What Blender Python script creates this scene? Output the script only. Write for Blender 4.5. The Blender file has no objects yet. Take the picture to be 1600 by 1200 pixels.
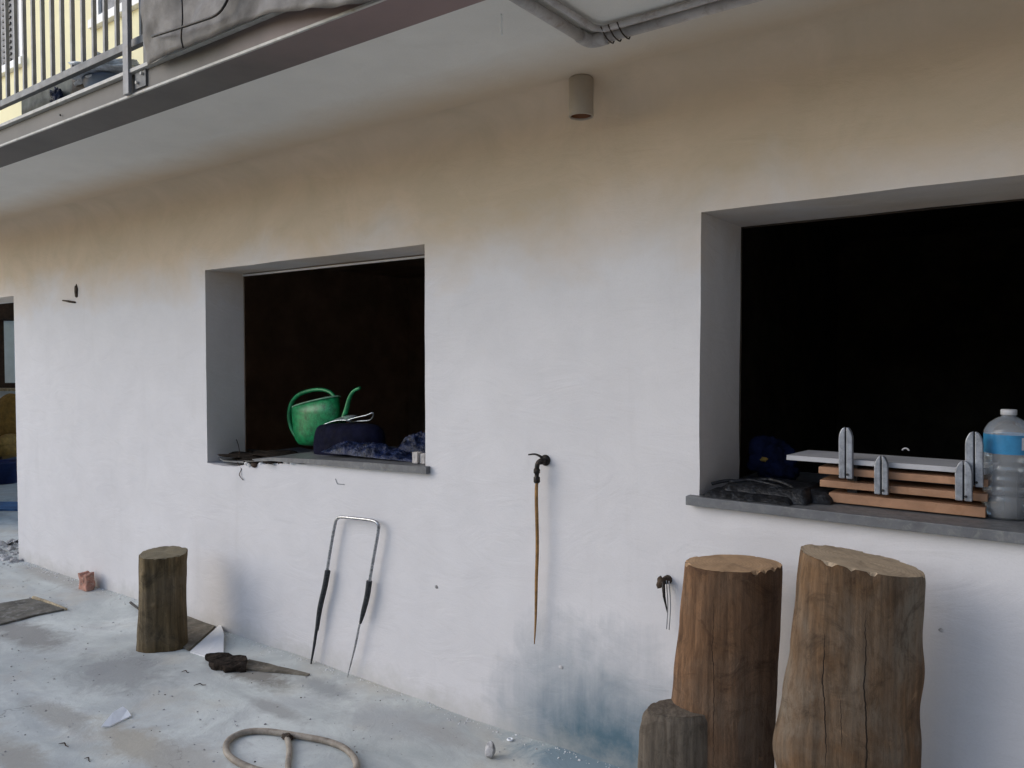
import bpy, bmesh, math, random
from mathutils import Vector, noise, Matrix
from mathutils.geometry import tessellate_polygon
rnd = random.Random(7)
S = bpy.context.scene
R_ = math.radians

# ------------------------------------------------------------------ camera
F_PX, W_PX, H_PX = 1230.0, 1600.0, 1200.0
YAW, PITCH = R_(36.47), R_(-1.82)
CAM = Vector((0, 0, 1.55))
cd = bpy.data.cameras.new('camera'); cam = bpy.data.objects.new('camera', cd)
S.collection.objects.link(cam); S.camera = cam
cam.location = CAM; cam.rotation_euler = (math.pi/2 + PITCH, 0, YAW)
cd.sensor_width = 36; cd.lens = F_PX / W_PX * 36; cd.clip_start = .05; cd.clip_end = 500
CM = cam.rotation_euler.to_matrix()

# ------------------------------------------------------------------ light
SUN_EL, SUN_AZ = R_(27), R_(-132)      # azimuth measured from +Y clockwise: the light comes from front left
w = bpy.data.worlds.new('World'); S.world = w; w.use_nodes = True
nt = w.node_tree; nt.nodes.clear()
sk = nt.nodes.new('ShaderNodeTexSky'); sk.sky_type = 'NISHITA'; sk.sun_disc = False
sk.sun_elevation = SUN_EL; sk.sun_rotation = SUN_AZ; sk.dust_density = .8; sk.air_density = 1.0; sk.ozone_density = 1.6
bg = nt.nodes.new('ShaderNodeBackground'); bg.inputs[1].default_value = .15
ow = nt.nodes.new('ShaderNodeOutputWorld')
nt.links.new(sk.outputs[0], bg.inputs[0]); nt.links.new(bg.outputs[0], ow.inputs[0])
sd = bpy.data.lights.new('sun', 'SUN'); so = bpy.data.objects.new('sun', sd); S.collection.objects.link(so)
sd.energy = .72; sd.angle = R_(44); sd.color = (1, .915, .82)
sdir = Vector((math.sin(SUN_AZ)*math.cos(SUN_EL), math.cos(SUN_AZ)*math.cos(SUN_EL), math.sin(SUN_EL)))
so.rotation_euler = sdir.to_track_quat('Z', 'Y').to_euler()
S.view_settings.view_transform = 'Standard'; S.view_settings.look = 'None'
S.view_settings.gamma = 1; S.view_settings.exposure = .72; S.view_settings.use_curve_mapping = False

# ------------------------------------------------------------------ sizes of the place (metres)
WALL = 2.58          # the house front stands in the plane y = WALL
SOFFIT = 2.56        # underside of the balcony
SILL = 1.075         # top of the window sills
EDGE = 1.585         # front face of the balcony

def ray(px, py): return (CM @ Vector(((px-800)/F_PX, (600-py)/F_PX, -1)))
def at(px, py, y):   # point on the upright plane y
    d = ray(px, py); return CAM + d*(y/d.y)
def gr(px, py, z=0): # point on the level plane z
    d = ray(px, py); return CAM + d*((z-CAM.z)/d.z)
RIGHT = Vector((math.cos(YAW), math.sin(YAW), 0))
BACK = Vector((-math.sin(YAW), math.cos(YAW), 0))

# ------------------------------------------------------------------ materials
class N:
    def __init__(s, name):
        s.m = bpy.data.materials.new(name); s.m.use_nodes = True
        s.t = s.m.node_tree; s.b = s.t.nodes['Principled BSDF']; s.out = s.t.nodes['Material Output']
        s.geo = s.t.nodes.new('ShaderNodeTexCoord').outputs['Object']
    def n(s, kind, **kw):
        x = s.t.nodes.new('ShaderNode'+kind)
        for k, v in kw.items(): setattr(x, k, v)
        return x
    def l(s, a, b): s.t.links.new(a, b)
    def mapping(s, scale=(1,1,1), loc=(0,0,0)):
        x = s.n('Mapping'); x.inputs['Scale'].default_value = scale; x.inputs['Location'].default_value = loc
        s.l(s.geo, x.inputs[0]); return x.outputs[0]
    def noise(s, scale, detail=5, rough=.6, dist=0, vec=None):
        x = s.n('TexNoise'); x.inputs['Scale'].default_value = scale; x.inputs['Detail'].default_value = detail
        x.inputs['Roughness'].default_value = rough; x.inputs['Distortion'].default_value = dist
        s.l(vec if vec else s.geo, x.inputs['Vector']); return x.outputs[0]
    def ramp(s, fac, stops):
        x = s.n('ValToRGB'); e = x.color_ramp.elements
        while len(e) < len(stops): e.new(.5)
        for el, (p, c) in zip(e, stops):
            el.position = p; el.color = (*c, 1) if not isinstance(c, (int, float)) else (c, c, c, 1)
        s.l(fac, x.inputs[0]); return x.outputs[0]
    def mix(s, fac, a, b, mode='MIX'):
        x = s.n('Mix', data_type='RGBA', blend_type=mode)
        for sock, v in ((x.inputs[0], fac), (x.inputs[6], a), (x.inputs[7], b)):
            if isinstance(v, (int, float)): sock.default_value = v
            elif isinstance(v, tuple): sock.default_value = (*v, 1)
            else: s.l(v, sock)
        return x.outputs[2]
    def math(s, op, a, b=0., clamp=False):
        x = s.n('Math', operation=op); x.use_clamp = clamp
        for i, v in enumerate((a, b)):
            if isinstance(v, (int, float)): x.inputs[i].default_value = v
            else: s.l(v, x.inputs[i])
        return x.outputs[0]
    def bump(s, h, strength, dist=.01, prev=None):
        x = s.n('Bump'); x.inputs['Strength'].default_value = strength; x.inputs['Distance'].default_value = dist
        s.l(h, x.inputs['Height'])
        if prev: s.l(prev, x.inputs['Normal'])
        s.l(x.outputs[0], s.b.inputs['Normal']); return x.outputs[0]
    def col(s, c): s.l(c, s.b.inputs['Base Color'])

def simple(name, c, rough=.6, metal=0, var=.12, scale=8, bump=.15, bscale=40, bdist=.003, dirt=None, spec=.4):
    k = N(name); k.b.inputs['Specular IOR Level'].default_value = spec; c2 = tuple(v*(1-var*2.2) for v in c); c1 = tuple(min(1, v*(1+var)) for v in c)
    f = k.noise(scale, 6, .65)
    cc = k.ramp(f, [(.3, c2), (.7, c1)])
    if dirt:
        cc = k.mix(k.ramp(k.noise(scale*2.7, 8, .7, .5), [(.5, 0), (.72, .8)]), cc, dirt)
    k.col(cc); k.b.inputs['Roughness'].default_value = rough; k.b.inputs['Metallic'].default_value = metal
    k.l(k.ramp(k.noise(scale*3, 4), [(.3, rough*.8), (.7, min(1, rough*1.15))]), k.b.inputs['Roughness'])
    if bump: k.bump(k.noise(bscale, 6, .6), bump, bdist)
    return k.m

def plaster(name, base, stain=False, cove=False):
    k = N(name)
    big = k.noise(.9, 4, .5); mid = k.noise(5, 6, .6)
    c = k.mix(k.ramp(big, [(.35, 0), (.7, 1)]), tuple(v*.95 for v in base), base)
    c = k.mix(k.ramp(mid, [(.32, .26), (.62, 0)]), c, tuple(v*.8 for v in base))
    sp = k.n('Separate' + 'XYZ'); k.l(k.geo, sp.inputs[0])
    # faint run-down streaks and scuffs
    st = k.noise(1, 6, .65, .2, k.mapping((7, 7, .8)))
    gr_ = k.noise(150, 3, .8)
    c = k.mix(k.ramp(gr_, [(.30, .22), (.52, 0)]), c, tuple(v*.72 for v in base))
    tr_ = k.noise(3.1, 5, .55, 2.2, k.mapping((1, 1, 2.1), (4, 2, 7)))
    c = k.mix(k.ramp(tr_, [(.36, .14), (.5, 0)]), c, tuple(v*.84 for v in base))
    c = k.mix(k.ramp(st, [(.58, 0), (.78, .18)]), c, (base[0]*.62, base[1]*.6, base[2]*.56))
    if cove:     # cream tint on the soffit, growing towards the wall with a mottled edge
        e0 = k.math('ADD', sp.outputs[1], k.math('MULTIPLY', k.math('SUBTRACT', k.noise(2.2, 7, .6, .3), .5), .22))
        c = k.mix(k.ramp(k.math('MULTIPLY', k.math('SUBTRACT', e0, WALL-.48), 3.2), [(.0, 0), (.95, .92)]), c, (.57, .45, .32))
    if stain:
        cx, cz = at(930, 1190, WALL).x, 0.0
        dx = k.math('MULTIPLY', k.math('SUBTRACT', sp.outputs[0], cx), 1.45)
        dz = k.math('MULTIPLY', k.math('SUBTRACT', sp.outputs[2], cz), 1.35)
        d = k.math('SQRT', k.math('ADD', k.math('POWER', k.math('ABSOLUTE', dx), 2.4), k.math('POWER', k.math('ABSOLUTE', dz), 2.)))
        d = k.math('ADD', d, k.math('MULTIPLY', k.math('SUBTRACT', k.noise(4.5, 8, .65, .6), .5), .55))
        d = k.math('ADD', d, k.math('MULTIPLY', k.math('SUBTRACT', k.noise(1, 8, .7, .1, k.mapping((14, 14, 1.1), (2, 0, 3))),   .5), .27))
        c = k.mix(k.ramp(d, [(.16, 1.), (.40, .62), (.8, 0)]), c, (.085, .145, .185))
        # cream tint over the white, stronger towards the soffit, with a ragged edge
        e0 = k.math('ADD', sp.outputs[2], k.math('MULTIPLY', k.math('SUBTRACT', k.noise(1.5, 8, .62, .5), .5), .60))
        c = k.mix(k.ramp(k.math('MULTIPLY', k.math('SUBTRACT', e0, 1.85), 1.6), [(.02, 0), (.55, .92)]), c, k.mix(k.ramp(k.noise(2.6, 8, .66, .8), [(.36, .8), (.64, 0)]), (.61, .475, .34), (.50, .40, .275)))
        # splashed dirt along the foot of the wall
        e = k.math('ADD', sp.outputs[2], k.math('MULTIPLY', k.math('SUBTRACT', k.noise(9, 8, .7), .5), .28))
        c = k.mix(k.ramp(e, [(.0, .55), (.12, 0)]), c, (.42, .41, .38))
        # specks
        v = k.n('TexVoronoi'); v.inputs['Scale'].default_value = 5.5; k.l(k.geo, v.inputs['Vector'])
        c = k.mix(k.ramp(k.math('ADD', v.outputs['Distance'], k.math('MULTIPLY', k.noise(1.7), .12)), [(.055, .55), (.075, 0)]), c, (.35, .34, .33))
    k.col(c); k.b.inputs['Roughness'].default_value = .92
    nb = k.bump(k.noise(2.2, 3, .5), .5, .03); nb = k.bump(tr_, .35, .012, nb)
    nb = k.bump(k.noise(260, 3, .7), .28, .0022, nb)
    k.bump(k.noise(22, 6, .6), .22, .004, nb)
    return k.m

def wood(name, c_dark, c_mid, c_light, grey=0., gscale=1., crack=.5, splits=()):
    k = N(name)
    v1 = k.mapping((9*gscale, 9*gscale, .75*gscale)); v2 = k.mapping((55, 55, 2.2)); v3 = k.mapping((7, 7, .5), (3, 1, 0))
    a = k.noise(1, 7, .65, .6, v1)
    c = k.ramp(a, [(.28, c_dark), (.5, c_mid), (.72, c_light)])
    b = k.noise(1, 6, .7, .2, v2)
    c = k.mix(k.ramp(b, [(.36, .65), (.6, 0)]), c, tuple(v*.5 for v in c_dark))
    g = k.noise(2.4, 7, .6, .4)
    c = k.mix(k.ramp(g, [(.45, 0), (.66, grey)]), c, (.19, .165, .13))
    m = k.noise(7, 9, .75, 1.)
    c = k.mix(k.ramp(m, [(.51, 0), (.66, .72)]), c, tuple(v*.42 for v in c_dark))
    f_ = k.noise(1, 5, .8, .3, k.mapping((70, 70, 16), (2, 2, 2)))
    c = k.mix(k.ramp(f_, [(.34, .6), (.52, 0)]), c, tuple(v*.45 for v in c_mid))
    m2 = k.noise(13, 9, .75, .5)
    c = k.mix(k.ramp(m2, [(.62, 0), (.72, .5)]), c, tuple(v*1.35 for v in c_light))
    cr = k.noise(1, 2, .4, .12, v3)
    line = k.math('ABSOLUTE', k.math('SUBTRACT', cr, .53))
    cm = k.ramp(k.noise(2.1, 2, .5, 0, k.mapping((1, 1, .8), (5, 2, 1))), [(.46, 0), (.56, 1)])
    ck = k.math('MULTIPLY', k.ramp(line, [(.0, crack), (.0055, 0)]), cm)
    c = k.mix(ck, c, (.006, .004, .003))
    hs_ = None
    if splits:     # long drying splits, each where it runs down the trunk: (across, from height, to height)
        sp = k.n('SeparateXYZ'); k.l(k.geo, sp.inputs[0])
        u = k.math('ADD', k.math('MULTIPLY', sp.outputs[0], math.cos(YAW)), k.math('MULTIPLY', sp.outputs[1], math.sin(YAW)))
        wob = k.math('MULTIPLY', k.math('SUBTRACT', k.noise(1, 5, .65, 0, k.mapping((.01, .01, 5))), .5), .035)
        for (uc, za, zb, wd) in splits:
            dd = k.math('ABSOLUTE', k.math('SUBTRACT', k.math('ADD', u, wob), uc))
            t = k.math('MULTIPLY', k.math('MULTIPLY', k.math('SUBTRACT', sp.outputs[2], za), 4/(zb-za)**2), k.math('SUBTRACT', zb, sp.outputs[2]))
            wv = k.math('MULTIPLY', k.math('POWER', k.math('MAXIMUM', t, 0.0), .5), wd)
            f = k.math('MULTIPLY', k.math('SUBTRACT', wv, dd), 1/(.35*wd), True)
            hs_ = f if hs_ is None else k.math('MAXIMUM', hs_, f)
        c = k.mix(k.math('MULTIPLY', hs_, .93), c, (.008, .005, .004))
    k.col(c); k.b.inputs['Roughness'].default_value = .82
    k.b.inputs['Specular IOR Level'].default_value = .25
    nb = k.bump(b, .3, .003); nb = k.bump(f_, .5, .003, nb); nb = k.bump(a, .3, .010, nb); nb = k.bump(m, .6, .008, nb); nb = k.bump(ck, -crack, .01, nb)
    if hs_: k.bump(hs_, -1, .01, nb)
    return k.m

def cut_wood(name, c1, c2):
    k = N(name); sp = k.n('SeparateXYZ'); k.l(k.geo, sp.inputs[0])
    r = k.math('SQRT', k.math('ADD', k.math('POWER', sp.outputs[0], 2), k.math('POWER', sp.outputs[1], 2)))
    r = k.math('ADD', r, k.math('MULTIPLY', k.noise(9, 4), .03))
    s = k.math('SINE', k.math('MULTIPLY', r, 620))
    c = k.mix(k.ramp(s, [(.0, 0), (1, .45)]), c1, c2)
    c = k.mix(k.ramp(k.noise(11, 7, .7), [(.45, 0), (.7, .65)]), c, tuple(v*.45 for v in c2))
    k.col(c); k.b.inputs['Roughness'].default_value = .85; k.bump(k.noise(60, 5), .4, .003); return k.m

M = {}
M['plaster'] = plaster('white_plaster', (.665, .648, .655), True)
M['reveal'] = plaster('reveal_plaster', (.78, .78, .78))
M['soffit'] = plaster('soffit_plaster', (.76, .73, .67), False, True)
M['yellow'] = simple('yellow_render', (.93, .85, .55), .9, var=.03, scale=2, bump=.2, bscale=150)
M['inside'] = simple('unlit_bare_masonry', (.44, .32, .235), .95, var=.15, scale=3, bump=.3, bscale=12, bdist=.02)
M['inside_dark'] = simple('blackened_masonry', (.06, .045, .032), .95, var=.3, scale=3, bump=.3, bscale=12, bdist=.02)  # darker copy of the bare masonry, the room's shade put into its colour
M['sill'] = simple('grey_stone', (.135, .14, .15), .5, var=.14, scale=14, bump=.12, bscale=90, dirt=(.22, .22, .21))
M['steel'] = simple('grey_painted_steel', (.20, .20, .205), .5, var=.12, scale=6, bump=.1, bscale=60, dirt=(.14, .12, .10))
M['channel_steel'] = simple('dull_brown_grey_steel', (.125, .112, .102), .6, var=.2, scale=2.5, bump=.12, bscale=30, dirt=(.075, .065, .055))
k = N('channel_with_pink_primer'); sp = k.n('SeparateXYZ'); k.l(k.geo, sp.inputs[0])
c_ = k.ramp(k.noise(2.5, 7, .65), [(.3, (.085, .078, .07)), (.7, (.135, .122, .11))])
xx = k.math('ADD', sp.outputs[0], k.math('MULTIPLY', k.math('SUBTRACT', k.noise(2, 8, .65), .5), .9))
k.col(k.mix(k.ramp(k.math('MULTIPLY', k.math('ADD', xx, 2.6), .9), [(0, 0), (1, .9)]), c_, (.27, .185, .175)))
k.b.inputs['Roughness'].default_value = .65; k.bump(k.noise(30, 5), .15, .003); M['channel_steel'] = k.m
M['steel_dark'] = simple('dark_painted_steel', (.12, .125, .13), .55, var=.15, scale=6, dirt=(.08, .06, .05))
M['steel_light'] = simple('worn_light_metal_lip', (.50, .48, .44), .6, var=.12, scale=10, dirt=(.30, .26, .2))
M['white_frame'] = simple('white_window_frame', (.78, .78, .76), .4, var=.03)
M['shutter'] = simple('grey_shutter', (.16, .165, .18), .6, var=.1)
M['glass'] = simple('upper_window_glass', (.10, .12, .15), .12, var=.1, bump=0)
M['tarp'] = simple('grey_tarpaulin', (.125, .112, .10), .65, var=.3, scale=3.5, bump=.4, bscale=12, bdist=.01, dirt=(.06, .05, .045))
M['tub'] = simple('blue_grey_plastic', (.11, .15, .22), .5, var=.15)
M['film'] = simple('silver_film', (.62, .67, .74), .3, var=.25, scale=20, bump=.5, bscale=25, bdist=.01)
M['planter'] = simple('green_grey_plastic', (.10, .115, .10), .6, var=.25, scale=12)
M['pvc'] = simple('painted_pipe', (.47, .44, .42), .6, var=.12, scale=9, dirt=(.25, .2, .17))
M['lampshell'] = simple('lamp_beige_metal', (.36, .305, .24), .5, var=.05)
M['lamp_in'] = simple('lamp_copper_reflector', (.16, .06, .02), .35, .5, var=.2)
M['lamp_glass'] = simple('lamp_glass', (.7, .6, .45), .2, var=.1)
M['iron'] = simple('blackened_iron', (.022, .021, .02), .5, .5, var=.3, scale=40, dirt=(.10, .06, .035))
M['rust'] = simple('rusty_iron', (.07, .045, .028), .8, .2, var=.4, scale=60, dirt=(.02, .015, .012))
M['hose'] = simple('brown_hose', (.30, .16, .05), .42, var=.3, scale=25, dirt=(.14, .07, .02))
M['wire'] = simple('thin_wire', (.24, .25, .26), .5, .3)
M['chrome'] = simple('dull_chrome_tube', (.42, .43, .45), .3, .85, var=.25, scale=50, bump=.3, bscale=120)
M['grip'] = simple('worn_black_foam', (.028, .032, .036), .85, var=.4, scale=80, bump=.8, bscale=160, dirt=(.13, .14, .15))
M['log_small'] = wood('weathered_olive_log', (.055, .038, .018), (.135, .094, .045), (.28, .21, .115), .4, 1.1, .35)
M['log_mid'] = wood('brown_smooth_log', (.075, .036, .018), (.165, .086, .042), (.27, .15, .08), .35, .7, .0, ((.60, .30, .86, .0012),))
M['log_big'] = wood('brown_cracked_log', (.062, .034, .017), (.165, .094, .047), (.29, .18, .098), .85, .75, .0, ((.8343, .45, .83, .0019), (.9301, .20, .90, .0024), (.871, .52, .66, .0011), (.905, .2, .5, .0014)))
M['log_grey'] = wood('grey_stump_wood', (.075, .055, .04), (.15, .12, .09), (.23, .195, .155), .5, 1.0, .4)
M['cut_small'] = cut_wood('cut_end_olive', (.20, .165, .10), (.13, .11, .07))
M['cut_mid'] = cut_wood('cut_end_tan', (.44, .28, .155), (.31, .19, .10))
M['cut_big'] = cut_wood('cut_end_pale', (.52, .40, .27), (.38, .28, .18))
M['green'] = simple('green_plastic', (.006, .23, .075), .4, var=.3, scale=30, bump=.3, bscale=60, dirt=(.05, .32, .14))
M['green_rim'] = simple('pale_green_worn_rim', (.18, .36, .24), .6, var=.2)
M['black_bag'] = simple('black_navy_bag', (.005, .006, .020), .9, spec=.08, var=.3, scale=15, bump=.5, bscale=20, bdist=.01)
M['blue_film'] = simple('crumpled_navy_plastic', (.010, .018, .06), .3, spec=.3, var=.5, scale=18, bump=1., bscale=28, bdist=.02, dirt=(.05, .075, .16))
M['silver'] = simple('bare_silver_sheet', (.62, .70, .74), .28, .6, var=.1)
M['paleblock'] = simple('pale_cement_block', (.50, .47, .45), .85, var=.2, scale=40)
M['blue_cloth'] = simple('blue_cloth', (.008, .012, .040), .9, spec=.1, var=.4, scale=14, bump=.6, bscale=30, bdist=.008)
M['yellow_cloth'] = simple('mustard_patch', (.42, .26, .05), .8, var=.2)
M['black_film'] = simple('black_dusty_plastic', (.010, .011, .014), .45, spec=.3, var=.4, scale=22, bump=1., bscale=22, bdist=.012, dirt=(.06, .065, .075))
M['slatwood'] = simple('orange_brown_slat', (.37, .205, .12), .6, var=.16, scale=9, bump=.2, dirt=(.26, .13, .065))
M['boardtop'] = simple('white_board', (.50, .50, .52), .5, var=.1, scale=5)
M['bracket'] = simple('galvanised_bracket', (.33, .35, .39), .42, .45, var=.2, scale=30, bump=.2, dirt=(.16, .16, .17))
M['slot'] = simple('bracket_slot', (.02, .02, .022), .8)
M['brick'] = simple('broken_pink_brick', (.46, .23, .17), .95, var=.25, scale=20, bump=1, bscale=45, bdist=.012, dirt=(.5, .42, .36))
M['stone'] = simple('pale_stone', (.46, .45, .45), .9, var=.3, scale=30, bump=1, bscale=40, bdist=.008)
M['scrap'] = simple('white_scrap', (.88, .90, .92), .6, var=.06)
M['board'] = simple('dirty_board', (.13, .12, .10), .9, var=.3, scale=8, bump=.6, dirt=(.27, .27, .26))
M['stick'] = simple('pale_stick', (.42, .34, .22), .85, var=.3, scale=30)
M['darkwood'] = simple('rotten_dark_wood', (.055, .032, .022), .9, var=.5, scale=14, bump=1., bscale=30, bdist=.01, dirt=(.12, .07, .035))
M['dark_dirt'] = simple('dark_crumbled_dirt', (.035, .026, .02), .95, var=.5, scale=30, bump=1., bscale=60, bdist=.01, spec=.1)
M['dark_slab'] = simple('brown_grey_slab', (.15, .13, .10), .9, var=.3, scale=9, bump=.6, dirt=(.25, .23, .19))
M['tube'] = simple('beige_tube', (.36, .31, .25), .6, var=.25, scale=10, bump=.3, dirt=(.14, .10, .07))
M['mustard'] = simple('mustard_upholstery', (.27, .155, .035), .9, var=.2, scale=20, bump=.4)
M['navy_tub'] = simple('navy_tub_plastic', (.015, .03, .12), .45, var=.2)
M['blue_mat'] = simple('blue_mat', (.06, .16, .36), .8, var=.2)
M['red'] = simple('red_cloth', (.38, .03, .03), .8, var=.3, scale=20)
M['shed'] = simple('pale_shed_wall', (.60, .62, .64), .9, var=.1)
M['wing_render'] = simple('grey_render', (.32, .31, .30), .9, var=.1)
M['curtain'] = simple('pale_blue_curtain', (.80, .88, .93), .8, var=.05)
M['brown'] = simple('dark_brown_timber', (.045, .022, .014), .8, var=.3)
M['ochre_far'] = simple('ochre_render', (.76, .50, .20), .9, var=.06, scale=1)
M['roof'] = simple('terracotta_roof', (.36, .15, .08), .9, var=.2)
M['soil'] = simple('sandy_earth', (.56, .43, .27), .95, var=.12, scale=2, bump=.6, bscale=15, bdist=.02)

def clear_plastic():
    k = N('clear_bottle_plastic')
    gl = k.n('BsdfGlossy'); gl.inputs['Roughness'].default_value = .08; gl.inputs[0].default_value = (.9, .95, 1, 1)
    tr = k.n('BsdfTransparent'); tr.inputs[0].default_value = (.93, .95, .96, 1)
    df = k.n('BsdfDiffuse'); df.inputs[0].default_value = (.75, .78, .82, 1)
    a = k.n('MixShader'); a.inputs[0].default_value = .2; k.l(tr.outputs[0], a.inputs[1]); k.l(df.outputs[0], a.inputs[2])
    lw = k.n('LayerWeight'); lw.inputs[0].default_value = .35
    b = k.n('MixShader'); k.l(k.math('MULTIPLY', lw.outputs[0], .55), b.inputs[0]); k.l(a.outputs[0], b.inputs[1]); k.l(gl.outputs[0], b.inputs[2])
    k.l(b.outputs[0], k.out.inputs[0]); return k.m
M['clear'] = clear_plastic()
k = N('bottle_water'); k.b.inputs['Transmission Weight'].default_value = 1; k.b.inputs['Roughness'].default_value = .03
k.b.inputs['IOR'].default_value = 1.2; k.b.inputs['Base Color'].default_value = (.75, .82, .85, 1); M['water'] = k.m
M['label'] = simple('blue_label', (.04, .22, .42), .35, var=.15, scale=18)

# spilled earth and smudges on the yard; the first paints the short log's dirty shadow
DIRT_AND_SHADOW = ((322, 985, .16, .13, (.13, .115, .09), .9), (400, 1058, .30, .10, (.20, .185, .16), .7), (205, 1158, .40, .12, (.40, .365, .30), .7),
        (185, 1050, .40, .25, (.30, .305, .30), .7), (40, 990, .50, .16, (.26, .255, .24), .75), (90, 905, .7, .10, (.36, .34, .31), .6),
        (620, 1130, .30, .16, (.38, .39, .39), .6), (500, 1075, .25, .08, (.28, .29, .29), .6), (300, 1190, .3, .12, (.40, .385, .35), .6),
        (960, 1215, .55, .16, (.20, .27, .31), .75), (90, 1120, .34, .08, (.36, .35, .32), .7), (430, 1110, .26, .06, (.34, .34, .325), .7), (20, 1180, .3, .10, (.36, .34, .30), .7), (700, 1150, .25, .07, (.36, .355, .34), .6))
def concrete():
    k = N('dusty_concrete')
    a = k.noise(.9, 7, .6, .4); b = k.noise(3.6, 9, .68, .8); c3 = k.noise(28, 8, .7); d = k.noise(1.7, 6, .6, .5, k.mapping((1, 1, 1), (7, 3, 0)))
    c = k.ramp(a, [(.3, (.46, .485, .46)), (.52, (.575, .60, .57)), (.72, (.66, .68, .65))])
    c = k.mix(k.ramp(k.noise(1.5, 7, .62, 1.2, k.mapping((.6, 1.3, 1), (1, 4, 0))), [(.36, .75), (.55, 0)]), c, (.36, .385, .38))
    c = k.mix(k.ramp(b, [(.38, .5), (.56, 0)]), c, (.37, .38, .385))
    c = k.mix(k.ramp(d, [(.52, 0), (.68, .55)]), c, (.48, .43, .35))
    c = k.mix(k.ramp(c3, [(.34, .35), (.46, 0)]), c, (.40, .39, .37))
    c = k.mix(k.ramp(c3, [(.62, 0), (.76, .25)]), c, (.80, .80, .78))
    cr = k.math('ABSOLUTE', k.math('SUBTRACT', k.noise(.8, 6, .6, .3), .5))
    msk = k.ramp(k.noise(1.3, 2, .5, 0, k.mapping((1, 1, 1), (3, 9, 0))), [(.52, 0), (.62, 1)])
    sp = k.n('SeparateXYZ'); k.l(k.geo, sp.inputs[0]); wn_ = k.math('MULTIPLY', k.math('SUBTRACT', k.noise(6, 11, .78, .6), .5), 2.1)
    for (px, py, rx, ry, col, amt) in DIRT_AND_SHADOW:
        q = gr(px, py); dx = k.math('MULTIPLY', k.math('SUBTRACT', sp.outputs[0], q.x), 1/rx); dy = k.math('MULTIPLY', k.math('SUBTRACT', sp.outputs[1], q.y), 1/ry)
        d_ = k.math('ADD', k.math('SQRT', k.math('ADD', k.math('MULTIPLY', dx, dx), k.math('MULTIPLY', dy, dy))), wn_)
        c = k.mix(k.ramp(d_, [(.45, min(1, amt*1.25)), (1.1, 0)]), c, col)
    crk = k.math('MULTIPLY', k.ramp(cr, [(0, .55), (.0022, 0)]), msk)
    c = k.mix(crk, c, (.16, .15, .14))
    v = k.n('TexVoronoi'); v.inputs['Scale'].default_value = 16; k.l(k.geo, v.inputs['Vector'])
    c = k.mix(k.ramp(k.math('ADD', v.outputs['Distance'], k.math('MULTIPLY', b, .25)), [(.16, .8), (.19, 0)]), c, (.10, .095, .085))
    k.col(c); k.b.inputs['Roughness'].default_value = .9
    nb = k.bump(b, .35, .02); nb = k.bump(c3, .25, .006, nb)
    nb = k.bump(k.noise(120, 5, .7), .25, .002, nb)
    k.bump(crk, -.4, .006, nb)
    return k.m
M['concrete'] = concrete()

# ------------------------------------------------------------------ mesh helpers
def link(o): S.collection.objects.link(o); return o
def obj(name, bm, m, parent=None, smooth=False, label=None, kind=None):
    bmesh.ops.recalc_face_normals(bm, faces=bm.faces[:])
    me = bpy.data.meshes.new(name); bm.to_mesh(me); bm.free()
    for p in me.polygons: p.use_smooth = smooth
    me.materials.append(M[m] if isinstance(m, str) else m)
    o = link(bpy.data.objects.new(name, me))
    if parent: o.parent = parent; o.matrix_parent_inverse = Matrix.Translation(-parent.location) if not parent.parent else Matrix.Identity(4)
    if parent and parent.parent: o.matrix_parent_inverse = parent.matrix_basis.inverted() if False else Matrix.Identity(4)
    if label: o['label'] = label
    if kind: o['kind'] = kind
    return o
def thing(name, label, cat, loc=(0, 0, 0), group=None):
    o = link(bpy.data.objects.new(name, None)); o.location = loc; o.empty_display_size = .1
    o['label'] = label; o['category'] = cat
    if group: o['group'] = group
    return o
def tag(o, label, cat, group=None):
    o['label'] = label; o['category'] = cat
    if group: o['group'] = group
    return o
def box(bm, a, b, bev=0):
    a, b = Vector(a), Vector(b)
    r = bmesh.ops.create_cube(bm, size=1)
    c = (a+b)/2; s = b-a
    for v in r['verts']: v.co = Vector((v.co.x*s.x, v.co.y*s.y, v.co.z*s.z)) + c
    if bev:
        es = list({e for v in r['verts'] for e in v.link_edges})
        bmesh.ops.bevel(bm, geom=es, offset=bev, segments=2, affect='EDGES', profile=.7)
def boxbm(a, b, bev=0): bm = bmesh.new(); box(bm, a, b, bev); return bm
def tube(bm, pts, r, seg=10, cap=True, sub=1):
    pts = [Vector(p) for p in pts]
    rr = r if isinstance(r, (list, tuple)) else [r]*len(pts)
    if sub > 1 and len(pts) > 2:   # Catmull-Rom
        np_, nr = [], []
        for i in range(len(pts)-1):
            p0 = pts[max(i-1, 0)]; p1 = pts[i]; p2 = pts[i+1]; p3 = pts[min(i+2, len(pts)-1)]
            for j in range(sub):
                t = j/sub
                np_.append(.5*((2*p1)+(-p0+p2)*t+(2*p0-5*p1+4*p2-p3)*t*t+(-p0+3*p1-3*p2+p3)*t**3)); nr.append(rr[i]*(1-t)+rr[i+1]*t)
        np_.append(pts[-1]); nr.append(rr[-1]); pts, rr = np_, nr
    rings = []; up = None
    for i, p in enumerate(pts):
        d = (pts[min(i+1, len(pts)-1)] - pts[max(i-1, 0)]).normalized()
        if up is None: up = d.orthogonal().normalized()
        else: up = (up - d*up.dot(d)).normalized()
        s = d.cross(up)
        rings.append([bm.verts.new(p + (up*math.cos(a)+s*math.sin(a))*rr[i]) for a in [2*math.pi*q/seg for q in range(seg)]])
    for a, b in zip(rings, rings[1:]):
        for q in range(seg): bm.faces.new((a[q], a[(q+1) % seg], b[(q+1) % seg], b[q]))
    if cap: bm.faces.new(rings[0][::-1]); bm.faces.new(rings[-1])
def tubebm(*a, **k): bm = bmesh.new(); tube(bm, *a, **k); return bm
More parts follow.
